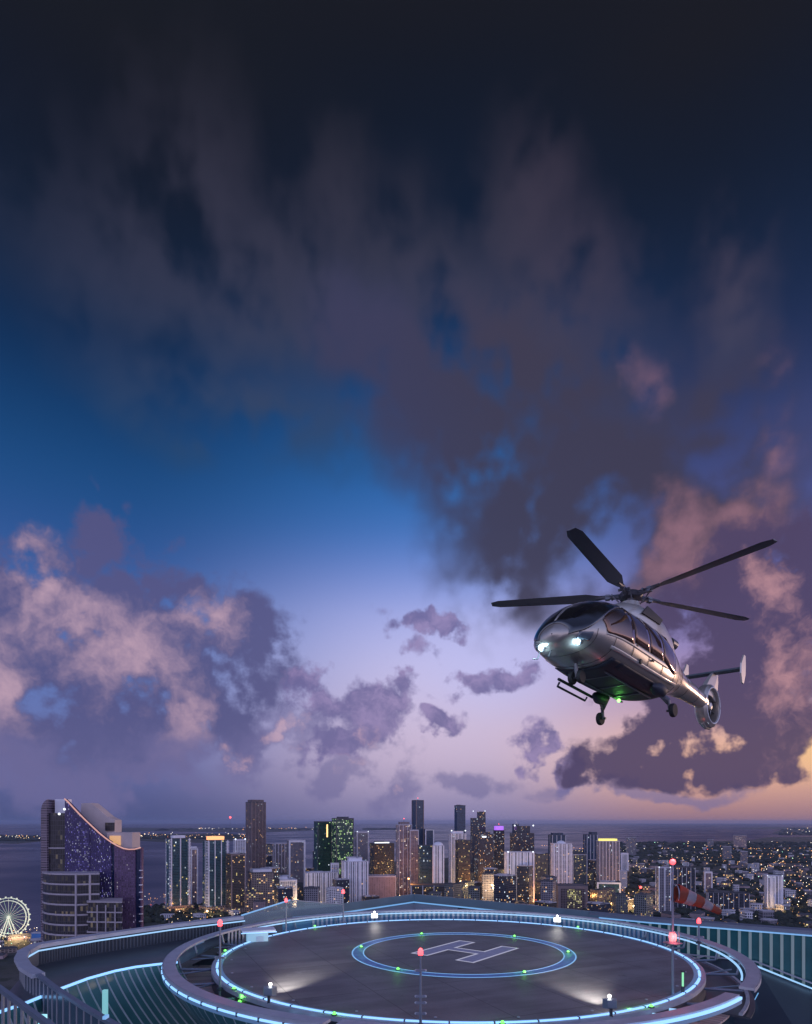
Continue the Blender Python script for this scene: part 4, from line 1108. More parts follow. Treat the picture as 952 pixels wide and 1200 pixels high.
for a0 in (236.5, 241, 303, 308):  # lit cross members seen at the near side
    a = R(a0)
    MB().bar([((RP + .35) * math.cos(a), (RP + .35) * math.sin(a), -.48), (11.4 * math.cos(a + R(2.5)), 11.4 * math.sin(a + R(2.5)), -.48)], .12, .05).build('cross_light', LEDW, rg)
for i in range(48):                # clips that hold the rim light
    a = R(7.5 * i + 3); MB().box(((RP + .05) * math.cos(a), (RP + .05) * math.sin(a), -.03), (.12, .045, .15), a).build('light_clip', DARKM, pad)
for i in range(18):
    a = R(170 + 4.3 * i); MB().box((12.09 * math.cos(a), 12.09 * math.sin(a), -.18), (.09, .05, .12), a).build('light_clip', DARKM, rg)
for i in range(24):
    a = R(15 * i + 8); MB().lathe([(.05, 0), (.05, .012), (.03, .02)], ((RP - .45) * math.cos(a), (RP - .45) * math.sin(a), 0.001), 10).build('tie_down', RAILM, pad)
# dark plinth under the deck and catwalk planks at the left and the right
tag(None or ring('roof_drum', 8.9, 9.3, -4.0, -.64, DARKM, None, n=96), 'dark drum carrying the round deck', 'drum').location = (PC[0], PC[1], ZP)
def plank_mat():
    m = bpy.data.materials.new('brown_planks'); m.use_nodes = True
    N = NT(m.node_tree); b = N.n['Principled BSDF']
    oc = N.new('ShaderNodeTexCoord').outputs['Object']; x, y, z = N.sep(oc)
    a = N.math('MULTIPLY', N.math('ARCTAN2', y, x), 42.0)
    f = N.math('FRACT', a); w = N.new('ShaderNodeTexWhiteNoise', noise_dimensions='1D'); N.put(w.inputs['W'], N.math('FLOOR', a))
    n = N.noise(oc, 3.0, 5.0, .6)
    c = N.vmath('SCALE', (.52, .40, .35), s=N.math('ADD', .62, N.math('MULTIPLY', N.math('ADD', w.outputs['Value'], n), .38)))
    N.put(b.inputs['Base Color'], N.mix(N.math('LESS_THAN', f, .1), c, (.03, .025, .025, 1)))
    b.inputs['Roughness'].default_value = .6
    return m
PLK = plank_mat()
cw = thing('catwalk', 'brown slatted catwalk between the deck and the outer ring', 'catwalk', (PC[0], PC[1], CAMZ - 6.55))
ring('planks', 9.4, 11.45, -.06, 0, PLK, cw, 176, 232, 60)
ring('planks', 9.4, 11.3, -.06, 0, PLK, cw, 296, 322, 30)
ring('metal_floor', 9.4, 11.9, -.09, -.02, FLOORM, cw, -37, 175.5, 90)
ring('screen_wall', 9.32, 9.38, -.02, .32, PANEL, cw, 120, 235, 60)
for a_ in (-2, 3.5):
    pass
# posts below the catwalk at the right
for i, (px, py) in enumerate(((781, 1172), (795, 1172))):
    q = G(px, py, 6.4)
    MB().tube([(q.x - PC[0], q.y - PC[1], -.6), (q.x - PC[0], q.y - PC[1], .42)], .09, 8).build('post', DARKM, cw)

# ------------------------------------------------------------------ ribbed skirt at the left
top_c = [(-13.2, 17.6), (-12.5, 19.4), (-12.15, 20.9), (-12.0, 22.6), (-11.75, 24.2), (-11.3, 25.4), (-10.8, 26.1), (-10.1, 26.6), (-9.4, 27.0)]
top_c = [Vector((x, y, CAMZ - 5.85)) for x, y in top_c]
under = [Vector((PC[0] + 11.85 * math.cos(R(a)), PC[1] + 11.85 * math.sin(R(a)), CAMZ - 5.92)) for a in (199, 207, 215, 223, 231, 239, 247)]
all_c = top_c + under
def curve_at(pts, t):
    n = len(pts) - 1; f = min(max(t, 0), 1) * n; i = min(int(f), n - 1); return pts[i].lerp(pts[i + 1], f - i)
def skirt_pt(t, s):
    a = curve_at(all_c, t)
    out = Vector((a.x - PC[0], a.y - PC[1], 0)).normalized()
    b = a - out * (.5 + 1.1 * t) + Vector((.9, .5, 0)) * (.6 + .5 * t); b.z = CAMZ - 8.9
    q = a.lerp(b, s ** 1.25); q.z = a.z + (b.z - a.z) * s
    return q
sk = thing('ribbed_canopy', 'teal ribbed canopy curving down under the ring at the left, edged by a blue light', 'canopy', (-10, 23, CAMZ - 7))
k = MB(); nu, nv = 60, 12
k.add([skirt_pt(i / nu, j / nv) for i in range(nu + 1) for j in range(nv + 1)], [(i * (nv + 1) + j, (i + 1) * (nv + 1) + j, (i + 1) * (nv + 1) + j + 1, i * (nv + 1) + j + 1) for i in range(nu) for j in range(nv)])
k.build('panels', TEALG, sk, smooth=True, world=True)
for i in range(44):
    t_ = (i + .5) / 44
    MB().tube([skirt_pt(t_, j / 12) + Vector((0, 0, .05)) for j in range(13)], .035, 6).build('rib', RIBM, sk, world=True)
MB().tube([p + Vector((0, 0, .05)) for p in top_c], .05, 6).build('edge_light', LED, sk, world=True)
MB().bar([p + Vector((-.12, .05, .04)) for p in top_c], .2, .14).build('edge_rail', RAILM, sk, world=True)
for px_, py_ in ((127, 1176),):
    q = G(px_, py_, 6.6) + Vector((0, -.25, 0))
    MB().box((q.x, q.y, q.z - .1), (.15, .15, 1.3)).build('light_post', glow('teal_post_light', (.22, .62, .68), .75), sk, world=True)

# ------------------------------------------------------------------ parapet walls
HC = 5.1; HB = 5.7; KB = HB / 4.8
def cap(px, py): return G(px, py, HC)
def capb(px, py): return G(px, py, HB)
# left wall
lw = [cap(28,1114), cap(42,1106.5), cap(110,1095.5), cap(200,1083), cap(283,1073.5)]
t = thing('parapet_wall', 'dark panelled parapet wall at the left with a blue light line under its grey cap', 'parapet wall', tuple(lw[1]))
MB().bar(lw, .5, .16).build('cap', RAILM, t, world=True)
inner = [Vector((p.x + .24, p.y - .22, p.z - .24)) for p in lw]
MB().tube(inner, .035, 6).build('light_line', LEDW, t, world=True)
MB().wall([(p.x + .05, p.y) for p in lw], CAMZ - 6.4, CAMZ - HC - .17, .16).build('panel_wall', PANEL, t, world=True)
k = MB()
for i in range(90):
    p = curve_at(lw, (i + .5) / 90); k.box((p.x + .17, p.y - .12, CAMZ - HC - .72), (.03, .03, 1.0))
k.build('panel_joints', mat('panel_joint_metal', (.13, .16, .2), .5, .3), t, world=True)
# walkway between that wall and the ribbed canopy
k = MB(); n = 24
k.add([Vector((curve_at(lw, i / n).x + .1, curve_at(lw, i / n).y - .05, CAMZ - 5.95)) for i in range(n + 1)] + [curve_at(top_c, .12 + .88 * i / n) + Vector((0, 0, -.09)) for i in range(n + 1)], [(i, i + 1, n + 2 + i, n + 1 + i) for i in range(n)])
tag(k.build('roof_walkway', FLOORM), kind='structure')
# handrail from the corner down to the front, with its balusters
hr = [cap(28,1114), cap(24,1122), cap(30,1132), cap(45,1141), cap(66,1157), cap(100,1179), cap(140,1202), cap(190, 1236)]
t = thing('handrail', 'long slanting handrail on upright bars at the lower left, in front of the ribbed canopy', 'railing', tuple(hr[2]))
MB().bar(hr[:4], .42, .14).build('cap', RAILM, t, world=True)
MB().bar(hr[3:], .16, .10).build('top_rail', STEEL, t, world=True)
MB().bar([p + Vector((.03, 0, -1.22)) for p in hr], .10, .08).build('bottom_rail', STEEL, t, world=True)
BARM = mat('railing_bar', (.27, .29, .33), .4, .4)
nb = 30
for i in range(nb):
    p = curve_at(hr, (i + .3) / nb)
    MB().box((p.x, p.y, p.z - .66), (.05, .05, 1.12)).build('baluster', BARM, t, world=True)
MB().wall([(p.x, p.y) for p in hr], CAMZ - HC - 1.15, CAMZ - HC - .12, .012).build('screen', mat('smoked_screen', (.05, .08, .12), .2), t, world=True)
q = G(124, 1192, 5.0); MB().box((q.x, q.y, q.z), (.08, .2, .08)).build('rail_bracket', LEDDIM, t, world=True)
# railing nearest to the eye
HN = 3.6
hn = [G(-40,1131,HN), G(0,1156,HN), G(30,1178,HN), G(62,1202,HN), G(110, 1240, HN)]
t = thing('handrail', 'nearest handrail cutting across the bottom left corner, with one bright lit upright panel', 'railing', tuple(hn[2]))
MB().bar(hn, .10, .10).build('top_rail', STEEL, t, world=True)
for i in range(16):
    p = curve_at(hn, (i + .5) / 16); MB().box((p.x, p.y, p.z - .75), (.045, .045, 1.3)).build('baluster', BARM, t, world=True)
q = G(46, 1188, HN + .05); MB().box((q.x, q.y + .12, q.z - .5), (.16, .03, .9)).build('light_panel', glow('cyan_light_panel', (.35, .82, .95), 1.1), t, world=True)

# back wall, seen beyond the deck
bw = [capb(283,1073.5), capb(345,1064), capb(400,1059.5), capb(485,1048), capb(560,1055), capb(700,1069)]
t = thing('parapet_wall', 'pointed grey teal parapet wall behind the far side of the deck', 'parapet wall', tuple(bw[3]))
TEALW = mat('grey_teal_cap', (.16, .24, .27), .45, .2, var=.15, vscale=.6)
SLANT = MB(); n = len(bw)
SLANT.add([p for p in bw] + [p + Vector((0, -.55, -.42)) for p in bw] + [p + Vector((0, -.55, -.5)) for p in bw] + [p + Vector((0, .4, -.02)) for p in bw] + [p + Vector((0, .4, -.5)) for p in bw],
          [(i, i + 1, n + i + 1, n + i) for i in range(n - 1)] + [(n + i, n + i + 1, 2 * n + i + 1, 2 * n + i) for i in range(n - 1)] + [(i, 3 * n + i, 3 * n + i + 1, i + 1) for i in range(n - 1)] + [(3 * n + i, 4 * n + i, 4 * n + i + 1, 3 * n + i + 1) for i in range(n - 1)])
SLANT.build('cap', TEALW, t, world=True)
MB().bar([p + Vector((0, -.50, -.52)) for p in bw[1:]], .1, .09).build('light_line', LEDDIM, t, world=True)
MB().wall([(p.x, p.y - .1) for p in bw], CAMZ - 8.2, CAMZ - HB - .56, .1).build('panel_wall', PANEL, t, world=True)
for i in range(60):
    p = curve_at(bw, .40 + .34 * (i + .5) / 60); MB().box((p.x, p.y - .24, CAMZ - HB - .92), (.17, .05, .62)).build('baluster', BARB, t, world=True)
MB().bar([p + Vector((0, -.26, -1.25)) for p in bw], .1, .1).build('rail', STEEL, t, world=True)
# slanting glass screen at the far left
g0 = P(283, 1073, 37.5)
t = thing('glass_screen', 'slanting glass wind screen with a blue lit top edge at the far left', 'glass screen', tuple(g0))
GLS = bpy.data.materials.new('tinted_screen_glass'); GLS.use_nodes = True
b_ = GLS.node_tree.nodes['Principled BSDF']; b_.inputs['Base Color'].default_value = (.3, .42, .48, 1); b_.inputs['Roughness'].default_value = .08; b_.inputs['Alpha'].default_value = .45
a0 = g0; a1 = P(340, 1055, 40.5); a2 = P(402, 1060, 43.0)
k = MB(); k.add([a0, a1, a2, Vector((a2.x, a2.y, CAMZ - 7)), Vector((a1.x, a1.y, CAMZ - 7)), Vector((a0.x, a0.y, CAMZ - 7))], [(0, 1, 4, 5), (1, 2, 3, 4)])
k.add([v + Vector((.01, .03, 0)) for v in (a0, a1, a2, Vector((a2.x, a2.y, CAMZ - 7)), Vector((a1.x, a1.y, CAMZ - 7)), Vector((a0.x, a0.y, CAMZ - 7)))], [(5, 4, 1, 0), (4, 3, 2, 1)])
k.build('pane', GLS, t, world=True)
MB().tube([a0, a1], .045, 6).build('edge_light', LEDDIM, t, world=True)
MB().tube([a1, a2], .03, 6).build('edge_rail', RAILM, t, world=True)

# right wall: lit glass parapet
rc = [capb(690,1068), capb(760,1074.5), capb(820,1079), capb(885,1084), capb(952,1089), capb(1010,1093.5), capb(1100, 1101)]
t = thing('glass_parapet', 'long teal glass parapet at the right with pale lit upright strips below a grey cap', 'parapet wall', tuple(rc[3]))
def low(p): return Vector((p.x, p.y, CAMZ - 6.42 * KB - max(0, (30.4 * KB - p.y)) * .62))
n = len(rc)
k = MB(); k.add([p + Vector((0, .25, 0)) for p in rc] + [p + Vector((0, -.25, -.06)) for p in rc] + [p + Vector((0, -.25, -.28)) for p in rc] + [p + Vector((0, .25, -.28)) for p in rc],
                [(q * n + i, q * n + i + 1, ((q + 1) % 4) * n + i + 1, ((q + 1) % 4) * n + i) for q in range(4) for i in range(n - 1)])
k.build('cap', mat('blue_grey_cap', (.2, .24, .31), .4, .35, var=.15, vscale=.7), t, world=True)
MB().bar([p + Vector((0, -.26, -.29)) for p in rc], .09, .07).build('light_line', LEDDIM, t, world=True)
k = MB(); k.add([p + Vector((0, 0, -.28)) for p in rc] + [low(p) + Vector((0, 0, -.8)) for p in rc] + [p + Vector((0, .1, -.28)) for p in rc] + [low(p) + Vector((0, .1, -.8)) for p in rc],
                [(i, i + 1, n + i + 1, n + i) for i in range(n - 1)] + [(2 * n + i, 3 * n + i, 3 * n + i + 1, 2 * n + i + 1) for i in range(n - 1)])
k.build('glass_panels', mat('teal_glass_panel', (.035, .15, .16), .16, .1, var=.3, vscale=.5), t, world=True)
STRIP = glow('pale_teal_strip', (.22, .42, .45), .20)
for i in range(32):
    u = (i + .5) / 32; p = curve_at(rc, u); q = low(p)
    MB().box((p.x, p.y - .07, (p.z - .3 + q.z - .6) / 2), (.15, .04, p.z - q.z + .3)).build('light_strip', STRIP, t, world=True)
MB().bar([low(p) + Vector((-.1, -.3, 0)) for p in rc[1:]], .12, .07).build('handrail', RAILM, t, world=True)
# floor at the right with its light lines
fl = thing('floor_light', 'long straight blue light line along the foot of the teal glass parapet', 'light strip', tuple(G(890, 1133, 6.74 * KB)))
SL = [G(805, 1100, 5.98 * KB), G(846, 1116, 6.28 * KB), G(890, 1133, 6.52 * KB), G(952, 1158, 7.25 * KB), G(1020, 1185, 7.95 * KB)]
MB().bar(SL, .13, .06).build('strip', LEDW, fl, world=True)
fl2 = thing('floor_light', 'short blue light line on the dark floor below the gap in the ring', 'light strip', tuple(G(840, 1184, 7.9 * KB)))
MB().bar([G(826, 1180, 7.9 * KB), G(884, 1203, 7.9 * KB), G(930, 1222, 7.9 * KB)], .12, .06).build('strip', LED, fl2, world=True)
fl3 = thing('floor_light', 'thin angled blue light line forming a corner right of the gap in the ring', 'light strip', tuple(G(880, 1181, 7.8 * KB)))
MB().tube([G(846, 1176, 7.8 * KB), G(880, 1181, 7.8 * KB), G(889, 1164, 7.0 * KB), ], .025, 6).build('strip', LEDDIM, fl3, world=True)
a_ = [G(760,1092,6.3), G(820,1106,6.55), G(890,1134,6.9), G(952,1160,7.6), G(1100,1216,8.6), G(1100,1290,9.0), G(700,1290,9.0), G(700, 1150, 8.0 * KB)]
SB = [G(770, 1150, 7.9 * KB), G(815, 1172, 7.9 * KB), G(862, 1202, 7.9 * KB), G(950, 1235, 8.3 * KB), G(1060, 1270, 8.6 * KB)]
k = MB(); k.add([p + Vector((0, .25, -.09)) for p in SL] + SB + [SB[-1] + Vector((0, -9, -.1)), SB[0] + Vector((0, -12, -.1))], [(i, i + 1, 6 + i, 5 + i) for i in range(4)] + [(9, 8, 7, 6, 5, 11, 10)])
tag(k.build('roof_floor', FLOORM), kind='structure')
k = MB(); k.add([(-20, 4, CAMZ - 12), (30, 4, CAMZ - 12), (30, 30, CAMZ - 12), (17, 38, CAMZ - 12), (1, 52, CAMZ - 12), (-11, 40, CAMZ - 12), (-17, 26, CAMZ - 12)], [(0, 1, 2, 3, 4, 5, 6)])
tag(k.build('lower_roof', FLOORM), kind='structure')
base = [(-15, 6), (28, 6), (27, 29), (15, 36), (1, 50), (-9, 38), (-14, 26)]
tag(MB().prism(base, 0, CAMZ - 12.01).build('host_tower', STY['dark']), 'dark tower whose roof carries the round deck', 'tower')

# ------------------------------------------------------------------ lamps and poles on the deck
POLEM = mat('pole_paint', (.22, .25, .32), .4, .5)
REDL = glow('red_beacon', (1.0, .045, .05), 4.0)
REDH = glow('red_beacon_core', (1.0, .55, .4), 30.0)
def beacon(base, ztop, label, r=.06, size=.09, clamps=(), power=60, big=False):
    t = thing('beacon_pole', label, 'beacon pole', tuple(base), 0, 'red beacons on poles round the deck')
    h = ztop - base.z
    MB().tube([(0, 0, -.3), (0, 0, h * .55), (0, 0, h)], [r, r * .8, r * .55], 8).build('pole', POLEM, t)
    MB().lathe([(r * 2.2, -.02), (r * 2.2, .05), (r * 1.2, .09)], n=12).build('foot', DARKM, t)
    MB().lathe([(size * .9, h - .01), (size * .95, h + .03), (size, h + .05), (size * .9, h + size * 1.8), (size * .4, h + size * 2.5), (.001, h + size * 2.6)], n=12).build('beacon_lamp', REDL, t, smooth=True)
    for z in clamps:
        MB().box((0, 0, z * h), (r * 6, r * 2.6, r * 1.2)).build('clamp', POLEM, t)
        for s in (-1, 1): MB().ball((s * r * 3, 0, z * h), r * .9, 6).build('clamp_bolt', RAILM, t)
    point((0, -.0, h + size * 1.3 + .25), (1, .12, .1), power * .5, .08, 'beacon_light', t)
    return t
beacon(Vector((.42, 18.85, CAMZ - 5.9)), P(493, 1119, 18.85).z, 'red beacon on a clamped pole standing at the near rim in front of the H', .045, .075, (.18, .33, .42, .78), 25)
q = G(258, 1160, 6.0); beacon(q, P(261, 1085, q.y).z, 'red beacon on a tall pole at the left end of the deck', .05, .085, (.5,), 30)
q = G(340, 1094, 5.87); q = Vector((q.x - .3, q.y + .5, CAMZ - 7)); beacon(q, P(340, 1057, q.y).z, 'small red beacon on a thin pole at the far left behind the left floodlight', .05, .08, (.3,), 12)
q = G(401, 1083, 5.87); q = Vector((q.x, q.y + .7, CAMZ - 7)); beacon(q, P(401, 1047, q.y).z, 'small red beacon on a thin pole before the striped white tower', .05, .09, (.4,), 12)
q = Vector((13.25, 29.6, ZR)); beacon(q, P(819, 1082, 29.6).z, 'small red beacon on a short post on the ring at the right', .06, .09, (.3,), 20)
q = G(751, 1073, 5.5); q = Vector((q.x, q.y, ZR)); 
# windsock mast with its two lamps
q = Vector((9.03, 22.15, CAMZ - 5.95)); zt = P(785, 1013, q.y).z
t = thing('windsock_mast', 'tall thin mast at the right rim carrying the windsock and two red lamps', 'mast', tuple(q))
h = zt - q.z
MB().tube([(0, 0, -.3), (0, 0, h * .5), (0, 0, h)], [.055, .045, .03], 8).build('pole', POLEM, t)
zl = P(785, 1097, q.y).z - q.z
MB().lathe([(.05, zl - .34), (.30, zl - .26), (.31, zl - .23), (.1, zl - .18)], n=20).build('lamp_dish', STEEL, t)
MB().lathe([(.10, zl - .18), (.13, zl - .08), (.13, zl + .02), (.08, zl + .11), (.001, zl + .14)], n=16).build('red_lamp', glow('red_beacon_large', (1.0, .14, .14), 2.2), t, smooth=True)
for s in (-1, 0, 1): MB().tube([(s * .17, -.12, zl - .22), (s * .17, -.12, zl + .18)], .012, 5).build('lamp_guard', STEEL, t)
MB().ball((0, 0, h + .08), .1, 8).build('top_lamp', REDL, t)
zs = P(785, 1047, q.y).z - q.z
MB().tube([(0, 0, zs + .3), (.12, -.02, zs + .3)], .02, 5).build('arm', POLEM, t)
MB().tube([(.10 , .3 * math.cos(a * math.pi / 10), zs + .3 * math.sin(a * math.pi / 10)) for a in range(21)], .02, 5, False).build('hoop', POLEM, t)
point((0, -.35, zl), (1, .15, .15), 18, .1, 'beacon_light', t); point((0, -.1, h + .25), (1, .1, .1), 20, .1, 'beacon_light', t)
ws = thing('windsock', 'orange and white banded windsock half filled, drooping from its hoop on the mast', 'windsock', (q.x + .10, q.y, q.z + zs))
OR = mat('orange_fabric', (.22, .045, .025), .8, var=.2, vscale=6); WF = mat('white_fabric', (.25, .23, .26), .8, var=.15, vscale=6)
def wsp(u):
    return Vector((1.45 * u, -.1 * u, -.40 * u - .22 * u * u)), .30 - .19 * u
segs = [(0, .2, OR), (.2, .4, WF), (.4, .6, OR), (.6, .8, WF), (.8, 1.0, OR)]
for a, b, m_ in segs:
    k = MB(); vs = []; fs = []; nn = 20; ns = 5
    for j in range(ns + 1):
        c_, r_ = wsp(a + (b - a) * j / ns)
        for i in range(nn):
            th = 2 * math.pi * i / nn; wr = 1 + .05 * math.sin(5 * th + 9 * (a + (b - a) * j / ns))
            vs.append(c_ + Vector((r_ * .35 * math.sin(th), r_ * wr * math.cos(th), r_ * wr * math.sin(th) * (1 - .18 * a))))
    for j in range(ns):
        for i in range(nn): fs.append((j * nn + i, j * nn + (i + 1) % nn, (j + 1) * nn + (i + 1) % nn, (j + 1) * nn + i))
    k.add(vs, fs); o = k.build('fabric_band', m_, ws, smooth=True)
    so = o.modifiers.new('cloth', 'SOLIDIFY'); so.thickness = .012
# green lit rod
q = G(795, 1165, 5.87); q = Vector((9.5, 22.45, CAMZ - 5.9))
t = thing('marker_post', 'short post with a green light tube beside the windsock mast', 'marker post', tuple(q))
MB().tube([(0, 0, -.5), (0, 0, .25)], .06, 8).build('post', DARKM, t)
MB().tube([(0, 0, .25), (0, 0, .74)], .035, 8).build('light_tube', glow('green_light_tube', (.25, .9, .4), .9), t)
MB().box((0, 0, .76), (.11, .11, .05)).build('cap', DARKM, t)

# floodlights that rake across the deck
FLG = glow('floodlight_lens', (1.0, .98, .92), 7.0)
def flood(base, aim, label, power, size=.22, blend=1.0, ang_=50):
    t = thing('floodlight', label, 'floodlight', tuple(base), 0, 'floodlights raking over the deck')
    d = (Vector(aim) - Vector(base)); yaw = math.atan2(d.y, d.x); t.rotation_euler = (0, 0, yaw)
    MB().box((-.03, 0, .10), (.08, .08, .24)).build('bracket', DARKM, t)
    k = MB(); k.add([(x, y, z) for x, s in ((-.16, .62), (.12, 1.0)) for y, z in ((-size * s, .2 + .16 * (1 - s)), (size * s, .2 + .16 * (1 - s)), (size * s, .5), (-size * s, .5))], [(3, 2, 1, 0), (4, 5, 6, 7), (0, 1, 5, 4), (1, 2, 6, 5), (2, 3, 7, 6), (3, 0, 4, 7)])
    k.build('housing', STEEL, t, bevel=.012)
    k = MB(); k.box((.135, 0, .35), (.015, size * 1.6, .24)); k.build('lens', FLG, t)
    k = MB(); k.ball((.13, 0, .56), .055, 8); k.build('lamp_tip', FLG, t)
    l = bpy.data.lights.new('flood_beam', 'SPOT'); l.energy = power; l.spot_size = R(ang_); l.spot_blend = blend; l.shadow_soft_size = .06; l.color = (1.0, .95, .86)
    o = bpy.data.objects.new('flood_beam', l); col.objects.link(o); o.parent = t; o.location = (.22, 0, .42); o.rotation_euler = (0, R(-91), 0)
    return t
def onrim(px, py, r=RP + .2):
    q = G(px, py, 5.87); d = Vector((q.x - PC[0], q.y - PC[1])).normalized() * r; return (PC[0] + d.x, PC[1] + d.y, ZP + .0)
flood(onrim(327, 1172), (-3.6, 30, 0), 'floodlight on the near left rim throwing a pale beam over the deck', 2600)
flood(onrim(694, 1182), (6.3, 30, 0), 'floodlight on the near right rim beaming towards the H', 2600)
flood(onrim(439, 1080), (1.0, 20, 0), 'floodlight on the far rim left of the H shining towards the eye', 60)
flood(onrim(664, 1082), (4.0, 20, 0), 'floodlight with a white ball lamp on the far rim right of the H', 60)

# lit cabin at the far left of the deck
q = G(297, 1105, 6.5); q = Vector((q.x, q.y, CAMZ - 6.5))
q = Vector((-7.35, 32.3, CAMZ - 6.5))
t = thing('access_cabin', 'small pale blue lit cabin with a flat white roof left of the deck', 'cabin', tuple(q), R(18))
MB().box((0, 0, .55), (1.0, .7, 1.1)).build('glowing_wall', glow('cabin_blue_light', (.25, .55, .8), .6), t)
MB().box((.05, 0, 1.16), (1.6, 1.0, .09)).build('roof', mat('white_roof_panel', (.75, .78, .85), .4), t)
MB().box((.1, -.36, .5), (.35, .04, .8)).build('door', mat('frosted_door', (.5, .65, .75), .3), t)
MB().bar([(-.8, -.5, 1.115), (.9, -.5, 1.115)], .05, .04).build('roof_light', LED, t)
# ------------------------------------------------------------------ the helicopter
NOSE = Vector((3.46, 15.5, CAMZ + 4.55))
HELI = thing('helicopter', 'silver and bronze helicopter hovering with its wheels down and landing lights on', 'helicopter')
fwd = Vector((-.695, -.72, 0)).normalized()
yaw = math.atan2(fwd.y, fwd.x)
HELI.rotation_mode = 'XYZ'
HELI.location = NOSE
HELI.rotation_euler = (R(0), R(-6.5), yaw)
BODYM = mat('bronze_silver_paint', (.44, .395, .35), .30, .55, var=.08, vscale=.8, coat=.6)
BODY2 = mat('silver_paint', (.60, .56, .51), .32, .4, coat=.5, var=.06, vscale=1)
BELLY = mat('dark_belly', (.03, .036, .055), .6, .1, var=.3, vscale=2)
HGLASS = mat('smoked_cockpit_glass', (.012, .011, .012), .05, 0, spec=.8, coat=1.0)
HGLASSUN = mat('sunset_reflection_glass', (.22, .10, .055), .10, .75, spec=.8, coat=1.0)  # bronze tone puts the sunset's reflection into the colour of the panes
SEAM = mat('dark_seam', (.03, .03, .035), .6)
ROTM = mat('dark_blade', (.15, .15, .17), .5)
HMET = mat('rotor_metal', (.16, .16, .18), .35, .7)
TYRE = mat('tyre_rubber', (.02, .02, .022), .8)
ST = [  # distance behind the nose, half width, bottom, top, squareness
 (0.00,.06,-.12,.04,2.0),(0.08,.38,-.28,.20,2.1),(0.25,.64,-.37,.42,2.2),(0.5,.82,-.43,.66,2.3),(0.85,.94,-.47,.90,2.4),(1.2,1.0,-.50,1.08,2.5),(1.6,1.04,-.52,1.22,2.6),(2.1,1.06,-.53,1.32,2.8),
 (2.7,1.06,-.53,1.36,2.9),(3.4,1.06,-.52,1.40,3.0),(4.2,1.05,-.50,1.41,2.9),(4.9,1.0,-.44,1.39,2.7),(5.5,.86,-.30,1.34,2.4),(6.1,.66,-.06,1.28,2.2),(6.7,.48,.14,1.20,2.1),(7.3,.37,.26,1.12,2.0),(8.2,.30,.34,1.04,2.0),(9.1,.24,.38,.98,2.0),(9.7,.20,.38,.96,2.0)]
def st(s):
    for a, b in zip(ST, ST[1:]):
        if s <= b[0]:
            u = (s - a[0]) / (b[0] - a[0]); return [a[i] + (b[i] - a[i]) * u for i in range(5)]
    return list(ST[-1])
def sp(s, th, off=0.0):
    """point of the fuselage skin: s metres behind the nose, th degrees round (0 = left side, 90 = roof)"""
    _, w, zb, zt, n = st(s); c, q = math.cos(R(th)), math.sin(R(th))
    zm = zb + (zt - zb) * .42
    y = w * math.copysign(abs(c) ** (2 / n), c)
    z = zm + (zt - zm if q > 0 else zm - zb) * math.copysign(abs(q) ** (2 / n), q)
    # upper flanks lean inwards, as the cabin glass does
    if z > zm: y *= 1 - .22 * ((z - zm) / max(.01, zt - zm)) ** 1.5
    v = Vector((-s, y, z))
    if off:
        d = Vector((0, y / max(w, .05) ** 1, (z - zm) / max(.05, (zt - zb) / 2))); d.x = .35 if s < 1.3 else 0
        v += d.normalized() * off
    return v
def skin(name, m, s0, s1, t0, t1, off, ns=16, nt=20, fs_=None, thick=.012):
    k = MB(); vs = []; fs = []
    for i in range(ns + 1):
        for j in range(nt + 1):
            u, v = i / ns, j / nt
            a = t0 + (t1 - t0) * v; s = s0 + (s1 - s0) * u
            if fs_: s, a = fs_(u, v)
            vs.append(sp(s, a, off))
    for i in range(ns):
        for j in range(nt):
            q = i * (nt + 1) + j; fs.append((q, q + 1, q + nt + 2, q + nt + 1))
    k.add(vs, fs); o = k.build(name, m, HELI, smooth=True)
    so = o.modifiers.new('thickness', 'SOLIDIFY'); so.thickness = thick; so.offset = 0
    return o
k = MB(); vs = []; fs = []; nt = 48
S_list = []
for a, b in zip(ST, ST[1:]):
    for j in range(3): S_list.append(a[0] + (b[0] - a[0]) * j / 3)
S_list.append(ST[-1][0])
for s in S_list:
    for j in range(nt): vs.append(sp(s, 360 * j / nt))
for i in range(len(S_list) - 1):
    for j in range(nt): fs.append((i * nt + j, i * nt + (j + 1) % nt, (i + 1) * nt + (j + 1) % nt, (i + 1) * nt + j))
fs += [tuple(range(nt)), tuple(range((len(S_list) - 1) * nt, len(S_list) * nt))]
k.add(vs, fs); body = k.build('fuselage', BODYM, HELI, smooth=True)
